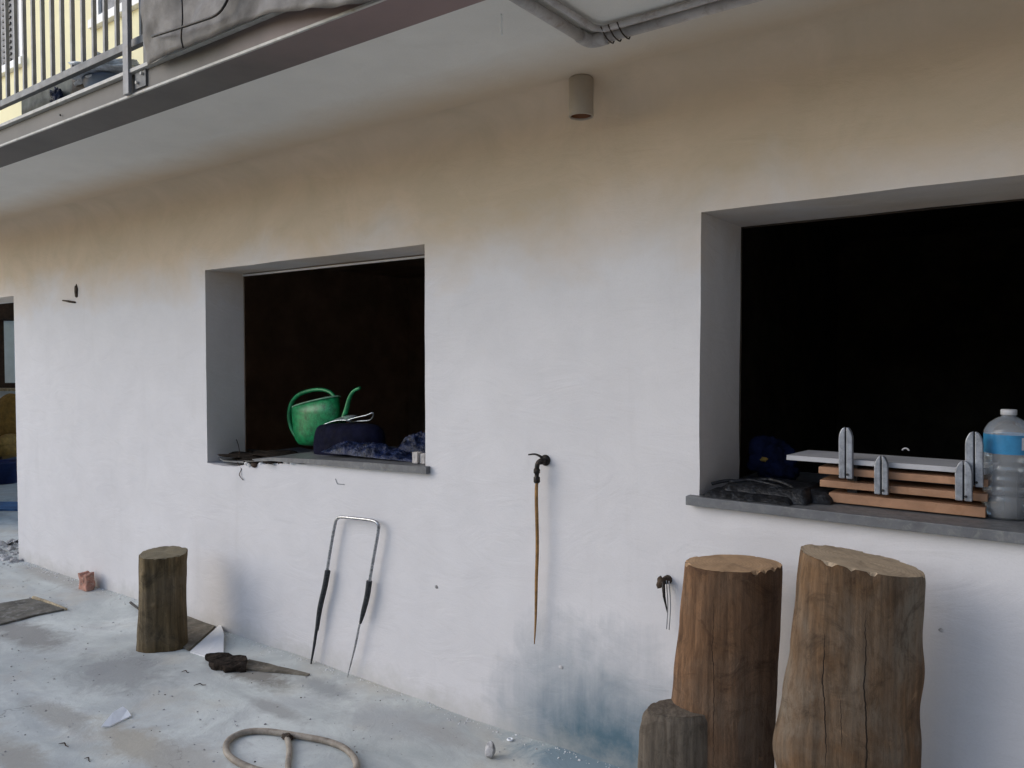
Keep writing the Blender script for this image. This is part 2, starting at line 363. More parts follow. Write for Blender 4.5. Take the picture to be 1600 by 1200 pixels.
def lathe(prof, c, seg=40, caps=True):
    bm = bmesh.new(); rings = []
    for r, z in prof: rings.append([bm.verts.new((c[0]+r*math.cos(2*math.pi*q/seg), c[1]+r*math.sin(2*math.pi*q/seg), z)) for q in range(seg)])
    for a, b in zip(rings, rings[1:]):
        for q in range(seg): bm.faces.new((a[q], a[(q+1) % seg], b[(q+1) % seg], b[q]))
    if caps: bm.faces.new(rings[0][::-1]); bm.faces.new(rings[-1])
    return bm
def blob(c, s, amp=.2, freq=3, sub=4, seed=0, flat=None, sharp=False, rot=0):
    bm = bmesh.new(); bmesh.ops.create_icosphere(bm, subdivisions=sub, radius=1)
    c = Vector(c); ca, sa = math.cos(rot), math.sin(rot)
    for v in bm.verts:
        q = v.co*freq + Vector((seed*7.3, seed*3.1, seed))
        n = (noise.turbulence(q, 4, False) if sharp else noise.noise(q)*1.5 + .5*noise.noise(q*2.3))
        p = v.co*(1+amp*(n-.3))
        p = Vector((p.x*s[0], p.y*s[1], p.z*s[2]))
        p = Vector((p.x*ca-p.y*sa, p.x*sa+p.y*ca, p.z)) + c
        if flat is not None and p.z < flat: p.z = flat
        v.co = p
    return bm
def rock(c, s, seed, flat=None, sub=2):
    bm = bmesh.new(); bmesh.ops.create_icosphere(bm, subdivisions=sub, radius=1); g = random.Random(seed)
    pl = [(Vector((g.uniform(-1, 1), g.uniform(-1, 1), g.uniform(-1, 1))).normalized(), g.uniform(.55, .9)) for _ in range(9)]
    for v in bm.verts:
        p = v.co.copy()
        for n, d in pl:
            e = p.dot(n)-d
            if e > 0: p -= n*e
        p += noise.noise_vector(p*3+Vector((seed, 0, 0)))*.06
        v.co = Vector((p.x*s[0], p.y*s[1], p.z*s[2])) + Vector(c)
        if flat is not None and v.co.z < flat: v.co.z = flat
    return bm
def prism(pts, d):   # closed outline pts (3D), pushed by vector d
    bm = bmesh.new(); d = Vector(d)
    a = [bm.verts.new(p) for p in pts]; b = [bm.verts.new(Vector(p)+d) for p in pts]
    bm.faces.new(a); bm.faces.new(b[::-1])
    n = len(a)
    for i in range(n): bm.faces.new((a[i], a[(i+1) % n], b[(i+1) % n], b[i]))
    return bm

# ------------------------------------------------------------------ ground
def ground_height(x, y):
    d = max(0, min(1, (WALL-.02-y)/.25))
    n = noise.noise(Vector((x*1.1, y*1.1, 0)))*.012 + noise.noise(Vector((x*4, y*4, 5)))*.005 + noise.noise(Vector((x*13, y*13, 9)))*.0022
    return n + (1-d)*.012
bm = bmesh.new()
box(bm, (-60, -60, -.3), (60, 60, -.06)); obj('ground', bm, 'soil', kind='structure')
bm = bmesh.new(); NX, NY = 420, 200; X0, X1, Y0, Y1 = -15., 5., -3., 7.
gv = [[None]*(NY+1) for _ in range(NX+1)]
for i in range(NX+1):
    for j in range(NY+1):
        x = X0+(X1-X0)*i/NX; y = Y0+(Y1-Y0)*j/NY
        gv[i][j] = bm.verts.new((x, y, ground_height(x, y) if (i*j and i < NX and j < NY) else -.08))
for i in range(NX):
    for j in range(NY): bm.faces.new((gv[i][j], gv[i+1][j], gv[i+1][j+1], gv[i][j+1]))
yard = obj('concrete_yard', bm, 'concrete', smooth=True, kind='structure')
def gz(p): return ground_height(p.x, p.y)

# ------------------------------------------------------------------ the house
house = thing('house', 'house with white plastered ground floor, yellow upper floor and a balcony along its front', 'house', (-3, WALL, 0))
W1L, W1R = at(322, 560, WALL).x, at(664, 560, WALL).x
W2L = at(1094, 560, WALL).x; W2R = W2L + 1.95
DR = at(25, 650, WALL).x; DL = DR - 1.9
TOP = 2.055
def jit(p, q, n, a):
    out = []
    for i in range(n):
        t = i/n; x = p[0]+(q[0]-p[0])*t; z = p[1]+(q[1]-p[1])*t
        if i: x += noise.noise(Vector((x*5, z*5, 3)))*a; z += noise.noise(Vector((x*5, z*5, 8)))*a
        out.append((x, z))
    return out
def loop(corners, n=7, a=.006):
    o = []
    for p, q in zip(corners, corners[1:]+corners[:1]): o += jit(p, q, n, a)
    return o
w1_bottom = [(W1L, .955), (W1L+.16, .948), (W1L+.28, .955), (W1L+.42, .978), (W1L+.62, 1.0), (W1L+.9, 1.018), (W1R, 1.043)]
hole1 = []
for p, q in zip(w1_bottom, w1_bottom[1:]): hole1 += jit(p, q, 3, .010)
for p, q in zip([(W1R, 1.043), (W1R, TOP+.002), (W1L, TOP)], [(W1R, TOP+.002), (W1L, TOP), (W1L, .955)]): hole1 += jit(p, q, 8, .004)
hole2 = loop([(W2L, 1.043), (W2R, 1.043), (W2R, TOP), (W2L, TOP)], 9, .006)
hole3 = loop([(DL, -.15), (DR, -.15), (DR, 2.03), (DL, 2.03)], 8, .006)
outer = [(-16, -.3), (3.2, -.3), (3.2, SOFFIT+.01), (-16, SOFFIT+.01)]
def panel_with_holes(y, depth_list):
    bm = bmesh.new(); loops = [outer, hole1, hole2, hole3]
    flat = [p for l in loops for p in l]
    vs = [bm.verts.new((p[0], y, p[1])) for p in flat]
    tris = tessellate_polygon([[Vector((p[0], p[1], 0)) for p in l] for l in loops])
    for t in tris:
        try: bm.faces.new([vs[i] for i in t])
        except ValueError: pass
    i = len(outer)
    for l, dep in zip(loops[1:], depth_list):
        n = len(l); fr = vs[i:i+n]; i += n
        bk = [bm.verts.new((v.co.x, y+dep, v.co.z)) for v in fr]
        for q in range(n): bm.faces.new((fr[q], fr[(q+1) % n], bk[(q+1) % n], bk[q]))
    return bm
RV1, RV2, RV3 = .25, .38, .30
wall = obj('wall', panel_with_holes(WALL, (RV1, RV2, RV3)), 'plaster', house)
bv = wall.modifiers.new('bevel', 'BEVEL'); bv.width = .007; bv.segments = 3; bv.limit_method = 'ANGLE'; bv.angle_limit = R_(40)
for p in wall.data.polygons: p.use_smooth = False
# rooms behind the openings: bare unlit masonry shells
def room(x0, x1, y0, z0=-.05, y1=6.8, hole=None, mat_='inside'):
    bm = bmesh.new(); z1 = 2.5
    P = lambda *a: bm.verts.new(a)
    def quad(*ps): bm.faces.new([P(*p) for p in ps])
    quad((x0, y1, z0), (x1, y1, z0), (x1, y1, z1), (x0, y1, z1))
    quad((x0, y0, z0), (x0, y1, z0), (x0, y1, z1), (x0, y0, z1))
    quad((x1, y0, z0), (x1, y1, z0), (x1, y1, z1), (x1, y0, z1))
    quad((x0, y0, z0), (x1, y0, z0), (x1, y1, z0), (x0, y1, z0))
    quad((x0, y0, z1), (x1, y0, z1), (x1, y1, z1), (x0, y1, z1))
    a, b, c, d = hole     # inner side of the front wall, round the opening
    quad((x0, y0, z0), (a, y0, z0), (a, y0, z1), (x0, y0, z1)); quad((b, y0, z0), (x1, y0, z0), (x1, y0, z1), (b, y0, z1))
    quad((a, y0, z0), (b, y0, z0), (b, y0, c), (a, y0, c)); quad((a, y0, d), (b, y0, d), (b, y0, z1), (a, y0, z1))
    return obj('room_shell', bm, mat_, house)
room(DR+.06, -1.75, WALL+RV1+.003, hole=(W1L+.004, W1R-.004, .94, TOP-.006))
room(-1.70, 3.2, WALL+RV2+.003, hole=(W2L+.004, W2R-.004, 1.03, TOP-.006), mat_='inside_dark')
# outer skin behind the rooms and beside the passage
obj('side_wall', boxbm((DR+.01, WALL+RV3-.28, -.1), (DR+.05, 6.85, 2.5)), 'reveal', house)
obj('rear_wall', boxbm((DR+.01, 6.86, -.1), (3.2, 7.1, 5.6)), 'yellow', house)
bm = bmesh.new(); cr_ = .15; pv = None
for q in range(17):
    a_ = math.pi/2*q/16; y_ = WALL-.0003-cr_+cr_*math.sin(a_); z_ = SOFFIT-.0003-cr_+cr_*math.cos(a_)
    cu = [bm.verts.new((x_, y_+.004*(q in (0, 8))*0, z_)) for x_ in (-7.6, 3.2)]
    if pv: bm.faces.new((pv[0], pv[1], cu[1], cu[0]))
    pv = cu
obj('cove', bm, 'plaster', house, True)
obj('thin_frame_strip', boxbm((W1L+.02, WALL+RV1-.018, TOP-.016), (W1R-.01, WALL+RV1-.004, TOP-.007)), 'white_frame', house)

# sills
s1 = bmesh.new()
top = [(-3.42, 1.028, .40), (-3.2, 1.044, .46), (-2.9, 1.060, .55), (W1R+.05, SILL+.004, .60)]
xs = [W1L+.03, W1L+.14, W1L+.3, W1L+.45, W1L+.62, W1L+.85, W1L+1.1, W1L+1.4, W1R+.03]
zt = [.985, .978, .985, 1.012, 1.033, 1.045, 1.056, 1.066, 1.075]
fy = [.05, .012, .02, -.012, -.018, -.022, -.024, -.026, -.028]
fr = []
for x, z, f in zip(xs, zt, fy):
    th = .005 + .027*min(1, max(0, (x-xs[0])/1.2))
    fr.append([s1.verts.new((x, WALL+f, z-th)), s1.verts.new((x, WALL+f, z)), s1.verts.new((x, WALL+.62, z+.006)), s1.verts.new((x, WALL+.62, z-th))])
for a, b in zip(fr, fr[1:]):
    for q in range(4): s1.faces.new((a[q], a[(q+1) % 4], b[(q+1) % 4], b[q]))
s1.faces.new(fr[0]); s1.faces.new(fr[-1][::-1])
sill1 = obj('window_sill', s1, 'sill', house, label='grey stone sill sagging and broken at its left end')
obj('window_sill', boxbm((W2L-.035, WALL-.035, SILL-.032), (W2R+.03, WALL+.80, SILL), .003), 'sill', house, label='long grey stone sill')

# balcony: slab, edge channel with its two pale lips, railing
BX0, BX1 = -7.6, 3.2
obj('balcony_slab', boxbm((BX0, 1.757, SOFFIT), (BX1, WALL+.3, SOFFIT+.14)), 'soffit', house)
CH = bmesh.new(); box(CH, (BX0, EDGE+.004, SOFFIT-.006), (BX1, 1.755, SOFFIT+.075)); obj('edge_channel', CH, 'channel_steel', house)
obj('drip_lip', boxbm((BX0, EDGE-.006, SOFFIT-.008), (BX1, EDGE+.003, SOFFIT+.001), .002), 'steel_light', house)
obj('top_lip', boxbm((BX0, EDGE-.016, SOFFIT+.076), (BX1, EDGE+.09, SOFFIT+.090), .002), 'steel_light', house)
rail = obj('railing', boxbm((BX0, 1.598, 2.750), (BX1, 1.622, 2.780), .003), 'steel_dark', house)
obj('top_rail', boxbm((BX0, 1.588, 3.62), (BX1, 1.632, 3.65), .004), 'steel_dark', rail)
bme = None
bx0 = at(38, 60, 1.61).x; dxb = (at(165, 60, 1.61).x - bx0)/8
postx = at(198, 70, 1.57).x
bal = boxbm((-.007, -.0075, 2.780), (.007, .0075, 3.62)); first = None
for i in range(-22, 26):
    x = bx0 + i*dxb
    if first is None:
        first = obj('baluster', bal, 'steel', rail); first.location.x = x; first.location.y = 1.61
    else:
        c = first.copy(); link(c); c.location.x = x
for x in (postx, postx-2.3, postx+1.9):
    obj('post', boxbm((x-.020, EDGE-.022, SOFFIT-.002), (x+.020, EDGE-.0065, 3.64), .003), 'steel', rail)
obj('post', boxbm((at(234, 40, 1.61).x-.018, 1.592, SOFFIT+.091), (at(234, 40, 1.61).x+.018, 1.628, 3.62), .003), 'steel_dark', rail)
cl = at(217, 128, EDGE)
obj('clamp_plate', boxbm((cl.x-.02, EDGE-.004, cl.z-.025), (cl.x+.055, EDGE+.003, cl.z+.045), .001), 'steel_dark', rail)
for dx_, dz_ in ((.035, .022), (.0, -.005)):
    obj('bolt', tubebm([(cl.x+dx_, EDGE-.003, cl.z+dz_), (cl.x+dx_, EDGE-.013, cl.z+dz_)], .006, 8), 'steel_light', rail)
b_ = at(95, 180, EDGE); obj('bolt', tubebm([b_, b_+Vector((0, -.006, 0))], .004, 8), 'iron', rail)

# upper floor
U0, U1 = at(38, 60, WALL).x, at(150, 30, WALL).x
uw = bmesh.new(); zc = 3.757
for a, b in ((-16, U0-1.3), (U0, U1), (U1+1.3, 3.2)): box(uw, (a, WALL, SOFFIT+.141), (b, WALL+.3, 5.6))
for a in (U0-1.3, U1): box(uw, (a, WALL, SOFFIT+.141), (a+1.3, WALL+.3, zc-.02)); box(uw, (a, WALL, 5.15), (a+1.3, WALL+.3, 5.6))
obj('upper_wall', uw, 'yellow', house)
for a, sh in ((U0-1.3, True), (U1, False)):
    f = bmesh.new()
    box(f, (a-.03, WALL-.04, zc-.055), (a+1.33, WALL+.1, zc), .004)
    box(f, (a+.002, WALL-.012, zc+.001), (a+.055, WALL+.08, 5.148)); box(f, (a+1.245, WALL-.012, zc+.001), (a+1.298, WALL+.08, 5.148))
    wf = obj('upper_window', f, 'white_frame', house)
    obj('pane', boxbm((a+.056, WALL+.05, zc+.001), (a+1.244, WALL+.07, 5.148)), 'glass', wf)
    if sh:
        obj('shutter', boxbm((a+.62, WALL+.008, zc+.002), (a+1.24, WALL+.045, 5.14)), 'shutter', wf)
        mesh_sl = boxbm((a+.92, -.004, -.012), (a+1.06, .004, .006)); sl0 = None
        for i in range(26):
            z = zc+.05+i*.045
            if sl0 is None: sl0 = obj('louver', mesh_sl, 'iron', wf)
            else: sl0 = sl0.copy(); link(sl0)
            sl0.location = (0, WALL+.003, z)
    else:
        obj('shutter', boxbm((a+.056, WALL+.008, zc+.002), (a+.5, WALL+.045, 5.14)), 'shutter', wf)
obj('roof', boxbm((-16.4, 2.2, 5.601), (3.5, 7.4, 5.8)), 'roof', house)

# unseen wing added to block sky on the right, house added for warm bounce
wing = thing('side_wing', 'tall wing of the house to the right of the wide window, out of view', 'house wing', (4.3, 0, 0))
obj('wall', boxbm((3.22, -7.2, -.1), (9, WALL+4, 7.2)), 'wing_render', wing)
obj('roof', boxbm((3.0, -7.5, 7.201), (9.4, WALL+4.3, 7.4)), 'roof', wing)
opp = thing('opposite_house', 'low ochre house facing the yard from behind the viewer', 'house', (0, -15, 0))
obj('wall', boxbm((-18, -20, -.1), (12, -14, 3.4)), 'ochre_far', opp)
obj('roof', boxbm((-18.4, -20.4, 3.401), (12.4, -13.6, 3.6)), 'roof', opp)
for x in (-12, -7, -2, 3, 8):
    wo = obj('window', boxbm((x, -13.995, 1.0), (x+1.3, -13.94, 2.3), .004), 'white_frame', opp)
    obj('pane', boxbm((x+.08, -13.938, 1.08), (x+1.22, -13.93, 2.22)), 'glass', wo)

# ------------------------------------------------------------------ pipe, lamp, string on the soffit
zc_ = SOFFIT-.022
pc = gr(922, 66, zc_); pa = Vector((pc.x-.004, -1, zc_)); pa.y = 1.72; pb = Vector((3.1, pc.y, zc_))
pp = thing('drain_pipe', 'painted pipe bent at a right angle under the soffit, above the round lamp', 'pipe', (pc.x, pc.y, SOFFIT))
obj('pipe', tubebm([pa, pc+Vector((0, -.045, 0))], .017, 14), 'pvc', pp, True)
obj('pipe', tubebm([pc+Vector((.045, 0, 0)), pb], .015, 14), 'pvc', pp, True)
obj('elbow', tubebm([pc+Vector((0, -.06, 0)), pc+Vector((0, -.03, 0)), pc+Vector((.008, -.008, 0)), pc+Vector((.03, 0, 0)), pc+Vector((.06, 0, 0))], .0205, 14, sub=4), 'pvc', pp, True)
p2 = bmesh.new(); off = Vector((.055, -.048, .006))
tube(p2, [pa+Vector((.055, 0, .006)), pc+off+Vector((0, -.03, 0)), pc+off+Vector((.02, 0, 0)), pc+off+Vector((.25, .003, .001)), pb+Vector((0, -.048, .006))], .010, 10)
obj('thin_pipe', p2, 'pvc', pp, True)
for dx_ in (.075, .10, .13):
    q = pc+Vector((dx_, 0, 0)); obj('tie', tubebm([q+Vector((0, .018, .008)), q+Vector((0, .012, -.017)), q+Vector((0, -.03, -.014)), q+Vector((0, -.064, .008))], .0022, 6, sub=3), 'rust', pp, True)
lp = at(908, 183, 2.45); lr = .0445
lamp = thing('ceiling_spot', 'small round grey surface spotlight hanging from the soffit near the wall', 'ceiling lamp', (lp.x, lp.y, SOFFIT))
z0 = lp.z
obj('lamp_shade', lathe([(lr*.9, SOFFIT-.001), (lr, SOFFIT-.006), (lr, z0+.003), (lr-.002, z0), (lr-.005, z0), (lr-.006, z0+.004), (lr-.007, z0+.03)], lp, 40, False), 'lampshell', lamp, True)
obj('reflector', lathe([(lr-.0075, z0+.006), (lr-.012, z0+.018), (lr-.022, z0+.032), (.001, z0+.034)], lp, 32, False), 'lamp_in', lamp, True)
obj('bulb', lathe([(.001, z0+.012), (.011, z0+.013), (.014, z0+.019), (.014, z0+.033)], (lp.x+.012, lp.y-.004), 20), 'lamp_glass', lamp, True)
a, = [gr(783, 22, SOFFIT)]
tag(obj('string', tubebm([a, a+Vector((.002, 0, -.02)), a+Vector((-.001, .002, -.04)), a+Vector((.004, 0, -.062))], .0026, 6, sub=3), 'scrap', None, True), 'short white string hanging from the soffit near its outer edge', 'string')

# ------------------------------------------------------------------ tarpaulin over the railing
bm = bmesh.new(); tx0 = at(240, 50, 1.57).x; nu, nv = 170, 60; g = []
for i in range(nu+1):
    row = []; u = i/nu; x = tx0 + u*(1.6-tx0)
    for j in range(nv+1):
        v = j/nv; sag = min(1, max(0, (x-tx0-.62)/.55)); sag = sag*sag*(3-2*sag)
        zb = SOFFIT+.062 - .082*sag
        z = zb + v*(3.66-zb)
        y = 1.545 + .010*math.sin(x*34+2*noise.noise(Vector((x*4, z*3, 1))))*(.3+.7*v)
        y += .030*noise.noise(Vector((x*2.4-z*3.4, z*2.5+x*1.3, 4))) + .012*noise.noise(Vector((x*11-z*12, z*6, 2)))
        row.append(bm.verts.new((x, min(y, 1.560)-.012*sag, z+.012*noise.noise(Vector((x*3, 0, 3)))*(1-v))))
    g.append(row)
for i in range(nu):
    for j in range(nv): bm.faces.new((g[i][j], g[i+1][j], g[i+1][j+1], g[i][j+1]))
tarp = tag(obj('tarpaulin', bm, 'tarp', None, True), 'crumpled grey tarpaulin tied over the balcony railing at top', 'tarpaulin')
tarp.modifiers.new('thickness', 'SOLIDIFY').thickness = .002
bm = bmesh.new()
sp_ = [at(238, 57, 1.515), at(270, 47, 1.505), at(310, 34, 1.505), at(338, 23, 1.505), at(352, 6, 1.508), at(360, -14, 1.512)]
tube(bm, sp_, .0045, 8, sub=4)
obj('strap', bm, 'iron', tarp, True)
bm = bmesh.new(); tube(bm, [at(284, 0, 1.51), at(285, 30, 1.503), at(283, 58, 1.505), at(286, 75, 1.51)], .003, 8, sub=4)
obj('strap', bm, 'iron', tarp, True)

# balcony belongings
q = at(175, 122, 1.72)
tb = thing('plastic_tub', 'blue grey tub under silver film behind the balcony railing', 'tub', (q.x, 1.8, SOFFIT+.14))
cx, cy, zb = at(188, 100, 1.80).x, 1.80, SOFFIT+.141
obj('tub_body', lathe([(.13, zb), (.15, zb+.05), (.152, zb+.06)], (cx, cy), 32), 'tub', tb, True)
obj('film_cover', blob((cx+.01, cy-.01, zb+.085), (.225, .175, .045), .35, 2.5, 4, 3), 'film', tb, True)
q = at(60, 160, 1.66)
pl = thing('planter', 'long green grey planter box behind the balusters with a dark plastic bag', 'planter', (q.x, 1.68, SOFFIT+.14))
obj('planter_box', boxbm((at(36, 165, 1.70).x, 1.69, SOFFIT+.141), (at(116, 130, 1.70).x, 1.82, SOFFIT+.255), .012), 'planter', pl)
obj('plastic_bag', blob((at(88, 128, 1.665).x, 1.665, SOFFIT+.165), (.045, .022, .05), .5, 3, 3, 5), 'blue_film', pl, True)
tag(obj('storage_box', boxbm((at(119, 120, 1.70).x, 1.68, SOFFIT+.141), (at(141, 110, 1.70).x, 1.82, SOFFIT+.26), .006), 'iron'), 'small black box between the planter and the film covered tub', 'box')

# ------------------------------------------------------------------ logs
def log(name, label, px, py_base, y_c, h, prof, depth_ratio, m, mcut, seed, tilt=(0, 0), base=None, amp=.012, loc=None, knots=()):
    """prof: (t, shift along RIGHT, half width) from the foot up"""
    base = loc
    o = thing(name, label, 'log', base, 'cut logs standing against the white wall')
    bm = bmesh.new(); SEG, LV = 110, 120; rings = []; chips = []
    def pr(t):
        for a, b in zip(prof, prof[1:]):
            if a[0] <= t <= b[0]:
                s = (t-a[0])/(b[0]-a[0]); s = s*s*(3-2*s)
                return a[1]+(b[1]-a[1])*s, a[2]+(b[2]-a[2])*s
        return prof[-1][1:]
    for j in range(LV+1):
        t = j/LV; sh, r = pr(t); ring = []
        for i in range(SEG):
            a = 2*math.pi*i/SEG; ca, sa = math.cos(a), math.sin(a)
            n = noise.noise(Vector((ca*1.3, sa*1.3, t*h*1.2+seed*5)))*2.2*amp + noise.noise(Vector((ca*7, sa*7, t*h*1.8+seed)))*amp*.55 + noise.noise(Vector((ca*18, sa*18, t*h*9+seed)))*amp*.2
            for (ka, kt, kr, kh) in knots:
                dd = math.hypot((a-ka)*r, (t-kt)*h)/kr
                if dd < 2: n += kh*math.exp(-dd*dd*2)
            rr = r+n
            if t > .97: rr *= 1-.012*((t-.97)/.03)**2 - .02*max(0, noise.noise(Vector((ca*9, sa*9, seed+4))))*((t-.97)/.03)
            p = RIGHT*(sh+ca*rr) + BACK*(sa*rr*depth_ratio)
            chip = max(0, noise.noise(Vector((ca*5, sa*5, seed+9)))-.22)*.04 if j == LV else 0
            z = t*h - chip
            if j == LV: chips.append(chip)
            if t > .8: z += ((t-.8)/.2)*(tilt[0]*ca*r + tilt[1]*sa*r)
            ring.append(bm.verts.new(Vector(base)+p+Vector((0, 0, z))))
        rings.append(ring)
    for a, b in zip(rings, rings[1:]):
        for i in range(SEG): bm.faces.new((a[i], a[(i+1) % SEG], b[(i+1) % SEG], b[i]))
    bm.faces.new(rings[0][::-1])
    topc = [v.co.copy() for v in rings[-1]]
    b1 = obj('bark_side', bm, m, o, True)
    c = sum(topc, Vector())/SEG
    flat_ = [p+Vector((0, 0, q)) for p, q in zip(topc, chips)]; c = sum(flat_, Vector())/SEG
    bm = bmesh.new(); pr_ = [[bm.verts.new((p - c + Vector((0, 0, .0006))) if k == 1 else ((f-c)*k + Vector((0, 0, .001+.003*noise.noise((c+(f-c)*k)*30))))) for p, f in zip(topc, flat_)] for k in (1, .93, .8, .55, .3)]
    cc = bm.verts.new((0, 0, .002))
    for a, b in zip(pr_, pr_[1:]):
        for i in range(SEG): bm.faces.new((a[i], a[(i+1) % SEG], b[(i+1) % SEG], b[i]))
    for i in range(SEG): bm.faces.new((pr_[-1][i], pr_[-1][(i+1) % SEG], cc))
    cf = obj('cut_face', bm, mcut, o); cf.location = c
    return o
pos = gr(254, 1008); pos.z = gz(pos)-.008
log('short_log', 'short olive brown log standing on the concrete by itself, far left of the others', 0, 0, 0, .515,
    [(0, 0, .132), (.12, .002, .128), (.5, .006, .122), (.85, .008, .124), (1, .012, .126)], .95, 'log_small', 'cut_small', 1.5, (0, .05), loc=pos, amp=.010,
    knots=((4.35, .82, .03, .016), (4.75, .5, .018, .010)))
def standing(px, y, h): p = at(px, 700, y); p.z = gz(p)-.008; return p
p = standing(1139, 2.33, 0)
DM = (p-CAM).dot(BACK); k_ = DM/F_PX
log('tall_log', 'tall smooth brown log with flat tan top, left one of the tall pair', 0, 0, 0, .93,
    [(0, -.024, .172), (.30, -.02, .168), (.45, -.016, .166), (.62, -.006, .161), (.8, .005, .156), (1, .012, .151)], .62, 'log_mid', 'cut_mid', 4.2, (.0, .02), loc=p, amp=.006,
    knots=((3.5, .33, .05, .02),))
p = standing(1335, 2.30, 0)
log('tall_log', 'tall cracked brown log with slanting pale cut top, rightmost of the logs', 0, 0, 0, 1.0,
    [(0, .0, .172), (.22, -.004, .174), (.36, .000, .186), (.5, -.005, .192), (.62, -.002, .180), (.75, .008, .172), (.9, .017, .170), (1, .022, .168)], .66, 'log_big', 'cut_big', 9.1, (-.17, .05), loc=p, amp=.008,
    knots=((5.9, .70, .11, .012), (3.0, .45, .09, .012), (5.2, .72, .035, .008), (4.2, .8, .02, .006)))
# grey stump at the foot of the left tall log
p = at(1066, 700, 2.20); p.z = gz(p)-.008
log('grey_stump', 'weathered grey brown stump with a dark notch at the foot of the tall pair', 0, 0, 0, .50,
    [(0, -.004, .128), (.5, .0, .126), (.85, .002, .122), (.95, .006, .118), (1, .01, .108)], .5, 'log_grey', 'log_grey', 6.6, (.03, .05), loc=p, amp=.007,
    knots=((4.5, .62, .03, -.045), (4.55, .45, .03, -.04)))

# ------------------------------------------------------------------ trolley handle against the wall
yh = WALL-.035
hd = thing('trolley_handle', 'bent chrome trolley handle with black grips leaning on the white wall', 'handle', at(520, 1040, yh))
PT = lambda px, py, dy=0: at(px, py, yh+dy)
obj('tube_frame', tubebm([PT(511, 893), PT(517, 855), PT(523, 822), PT(526, 812), PT(533, 808), PT(557, 810), PT(580, 813), PT(590, 818), PT(591, 830), PT(584, 870), PT(577, 912)], .0075, 12, sub=5), 'chrome', hd, True)
obj('grip', tubebm([PT(512, 892), PT(508, 915), PT(500, 950), PT(495, 985)], [.014, .0135, .013, .009], 12, sub=6), 'grip', hd, True)
obj('grip', tubebm([PT(577, 908), PT(574, 930), PT(568, 955), PT(563, 974)], [.014, .0135, .012, .006], 12, sub=6), 'grip', hd, True)
g0 = at(486, 1039, yh); g0.z = gz(g0)+.002
obj('leg', tubebm([PT(495, 980), PT(491, 1008), g0], [.008, .007, .004], 10, sub=4), 'grip', hd, True)
g1 = at(543, 1063, yh); g1.z = gz(g1)+.002
obj('leg', tubebm([PT(563, 970), PT(556, 1005), PT(551, 1026), g1], [.005, .0055, .004, .0022], 10, sub=4), 'chrome', hd, True)

# ------------------------------------------------------------------ tap and hose
t0 = at(853, 719, WALL)
tp = thing('garden_tap', 'black iron garden tap with lever handle fixed to the middle of the wall', 'tap', t0)
obj('wall_flange', tubebm([t0+Vector((0, -.001, 0)), t0+Vector((0, -.006, 0))], .022, 20), 'iron', tp, True)
a = t0+Vector((.004, -.032, 0))
obj('tap_body', tubebm([t0+Vector((0, -.006, 0)), t0+Vector((0, -.02, 0)), a, a+Vector((-.012, -.012, -.008)), a+Vector((-.016, -.014, -.03))], [.009, .013, .014, .010, .009], 12, sub=4), 'iron', tp, True)
obj('tap_lever', tubebm([a+Vector((0, 0, .012)), a+Vector((-.010, -.004, .020)), a+Vector((-.030, -.008, .026)), a+Vector((-.058, -.012, .022))], [.006, .005, .004, .003], 8, sub=3), 'iron', tp, True)
e = a+Vector((-.016, -.014, -.03))
obj('coupling', lathe([(.010, e.z+.002), (.013, e.z-.004), (.013, e.z-.016), (.009, e.z-.020), (.009, e.z-.03), (.013, e.z-.034), (.013, e.z-.052), (.010, e.z-.056)], e, 14), 'iron', tp, True)
e2 = e+Vector((0, 0, -.054))
yb = e2.y
hs = obj('garden_hose', tubebm([e2, e2+Vector((-.002, 0, -.06)), at(839.5, 850, yb), at(838, 910, yb+.003), at(837, 965, yb+.006), at(835, 1006, yb+.008)], [.0065, .0072, .0072, .0066, .005, .002], 12, sub=6), 'hose', None, True)
tag(hs, 'brown hose hanging straight down from the black tap', 'hose')

# rusty fitting beside the tall log
v0 = at(1044, 905, WALL)
vf = thing('pipe_fitting', 'small rusty pipe fitting on the wall left of the tall logs', 'pipe fitting', v0)
obj('stub', tubebm([v0, v0+Vector((0, -.03, .002)), v0+Vector((-.004, -.05, -.006))], [.016, .013, .009], 12), 'rust', vf, True)
obj('cap', blob(v0+Vector((-.006, -.045, -.002)), (.019, .014, .022), .5, 2, 2, 4), 'rust', vf, True)
obj('spike', tubebm([v0+Vector((.004, -.05, .004)), v0+Vector((.006, -.045, -.05)), v0+Vector((.012, -.03, -.11))], [.007, .005, .002], 8), 'iron', vf, True)
for dx_ in (.012, .022): obj('wire', tubebm([v0+Vector((dx_, -.04, .006)), v0+Vector((dx_+.004, -.035, -.08)), v0+Vector((dx_-.003, -.03, -.17))], .0018, 6, sub=3), 'wire', vf, True)

# small things on the wall
c = at(119.5, 455, WALL-.002)
obj_ = obj('wall_hook', blob(c, (.020, .012, .048), .15, 2, 3, 1), 'rust', None, True); tag(obj_, 'leaf shaped dark brown hook high on the wall at far left', 'hook')
tag(obj('wall_pin', tubebm([at(98, 469.5, WALL-.002), at(108, 471, WALL-.012), at(118, 472.5, WALL-.002)], [.005, .008, .006], 8), 'rust', None, True), 'dark metal pin lying flat on the wall below the leaf shaped hook', 'pin')
for (px, py, s, sd_) in ((682, 917, .011, 3), (1470, 985, .009, 7), (876, 1042, .012, 11)):
    r_ = obj('plaster_chip', rock(at(px, py, WALL-.001), (s, .003, s*.8), sd_), 'stone'); 
    tag(r_, {3: 'small grey plaster chip on the bare wall left of the hose', 7: 'small chip on the wall right of the tall cracked log', 11: 'tan chip on the wall right of the hose end'}[sd_], 'chip')

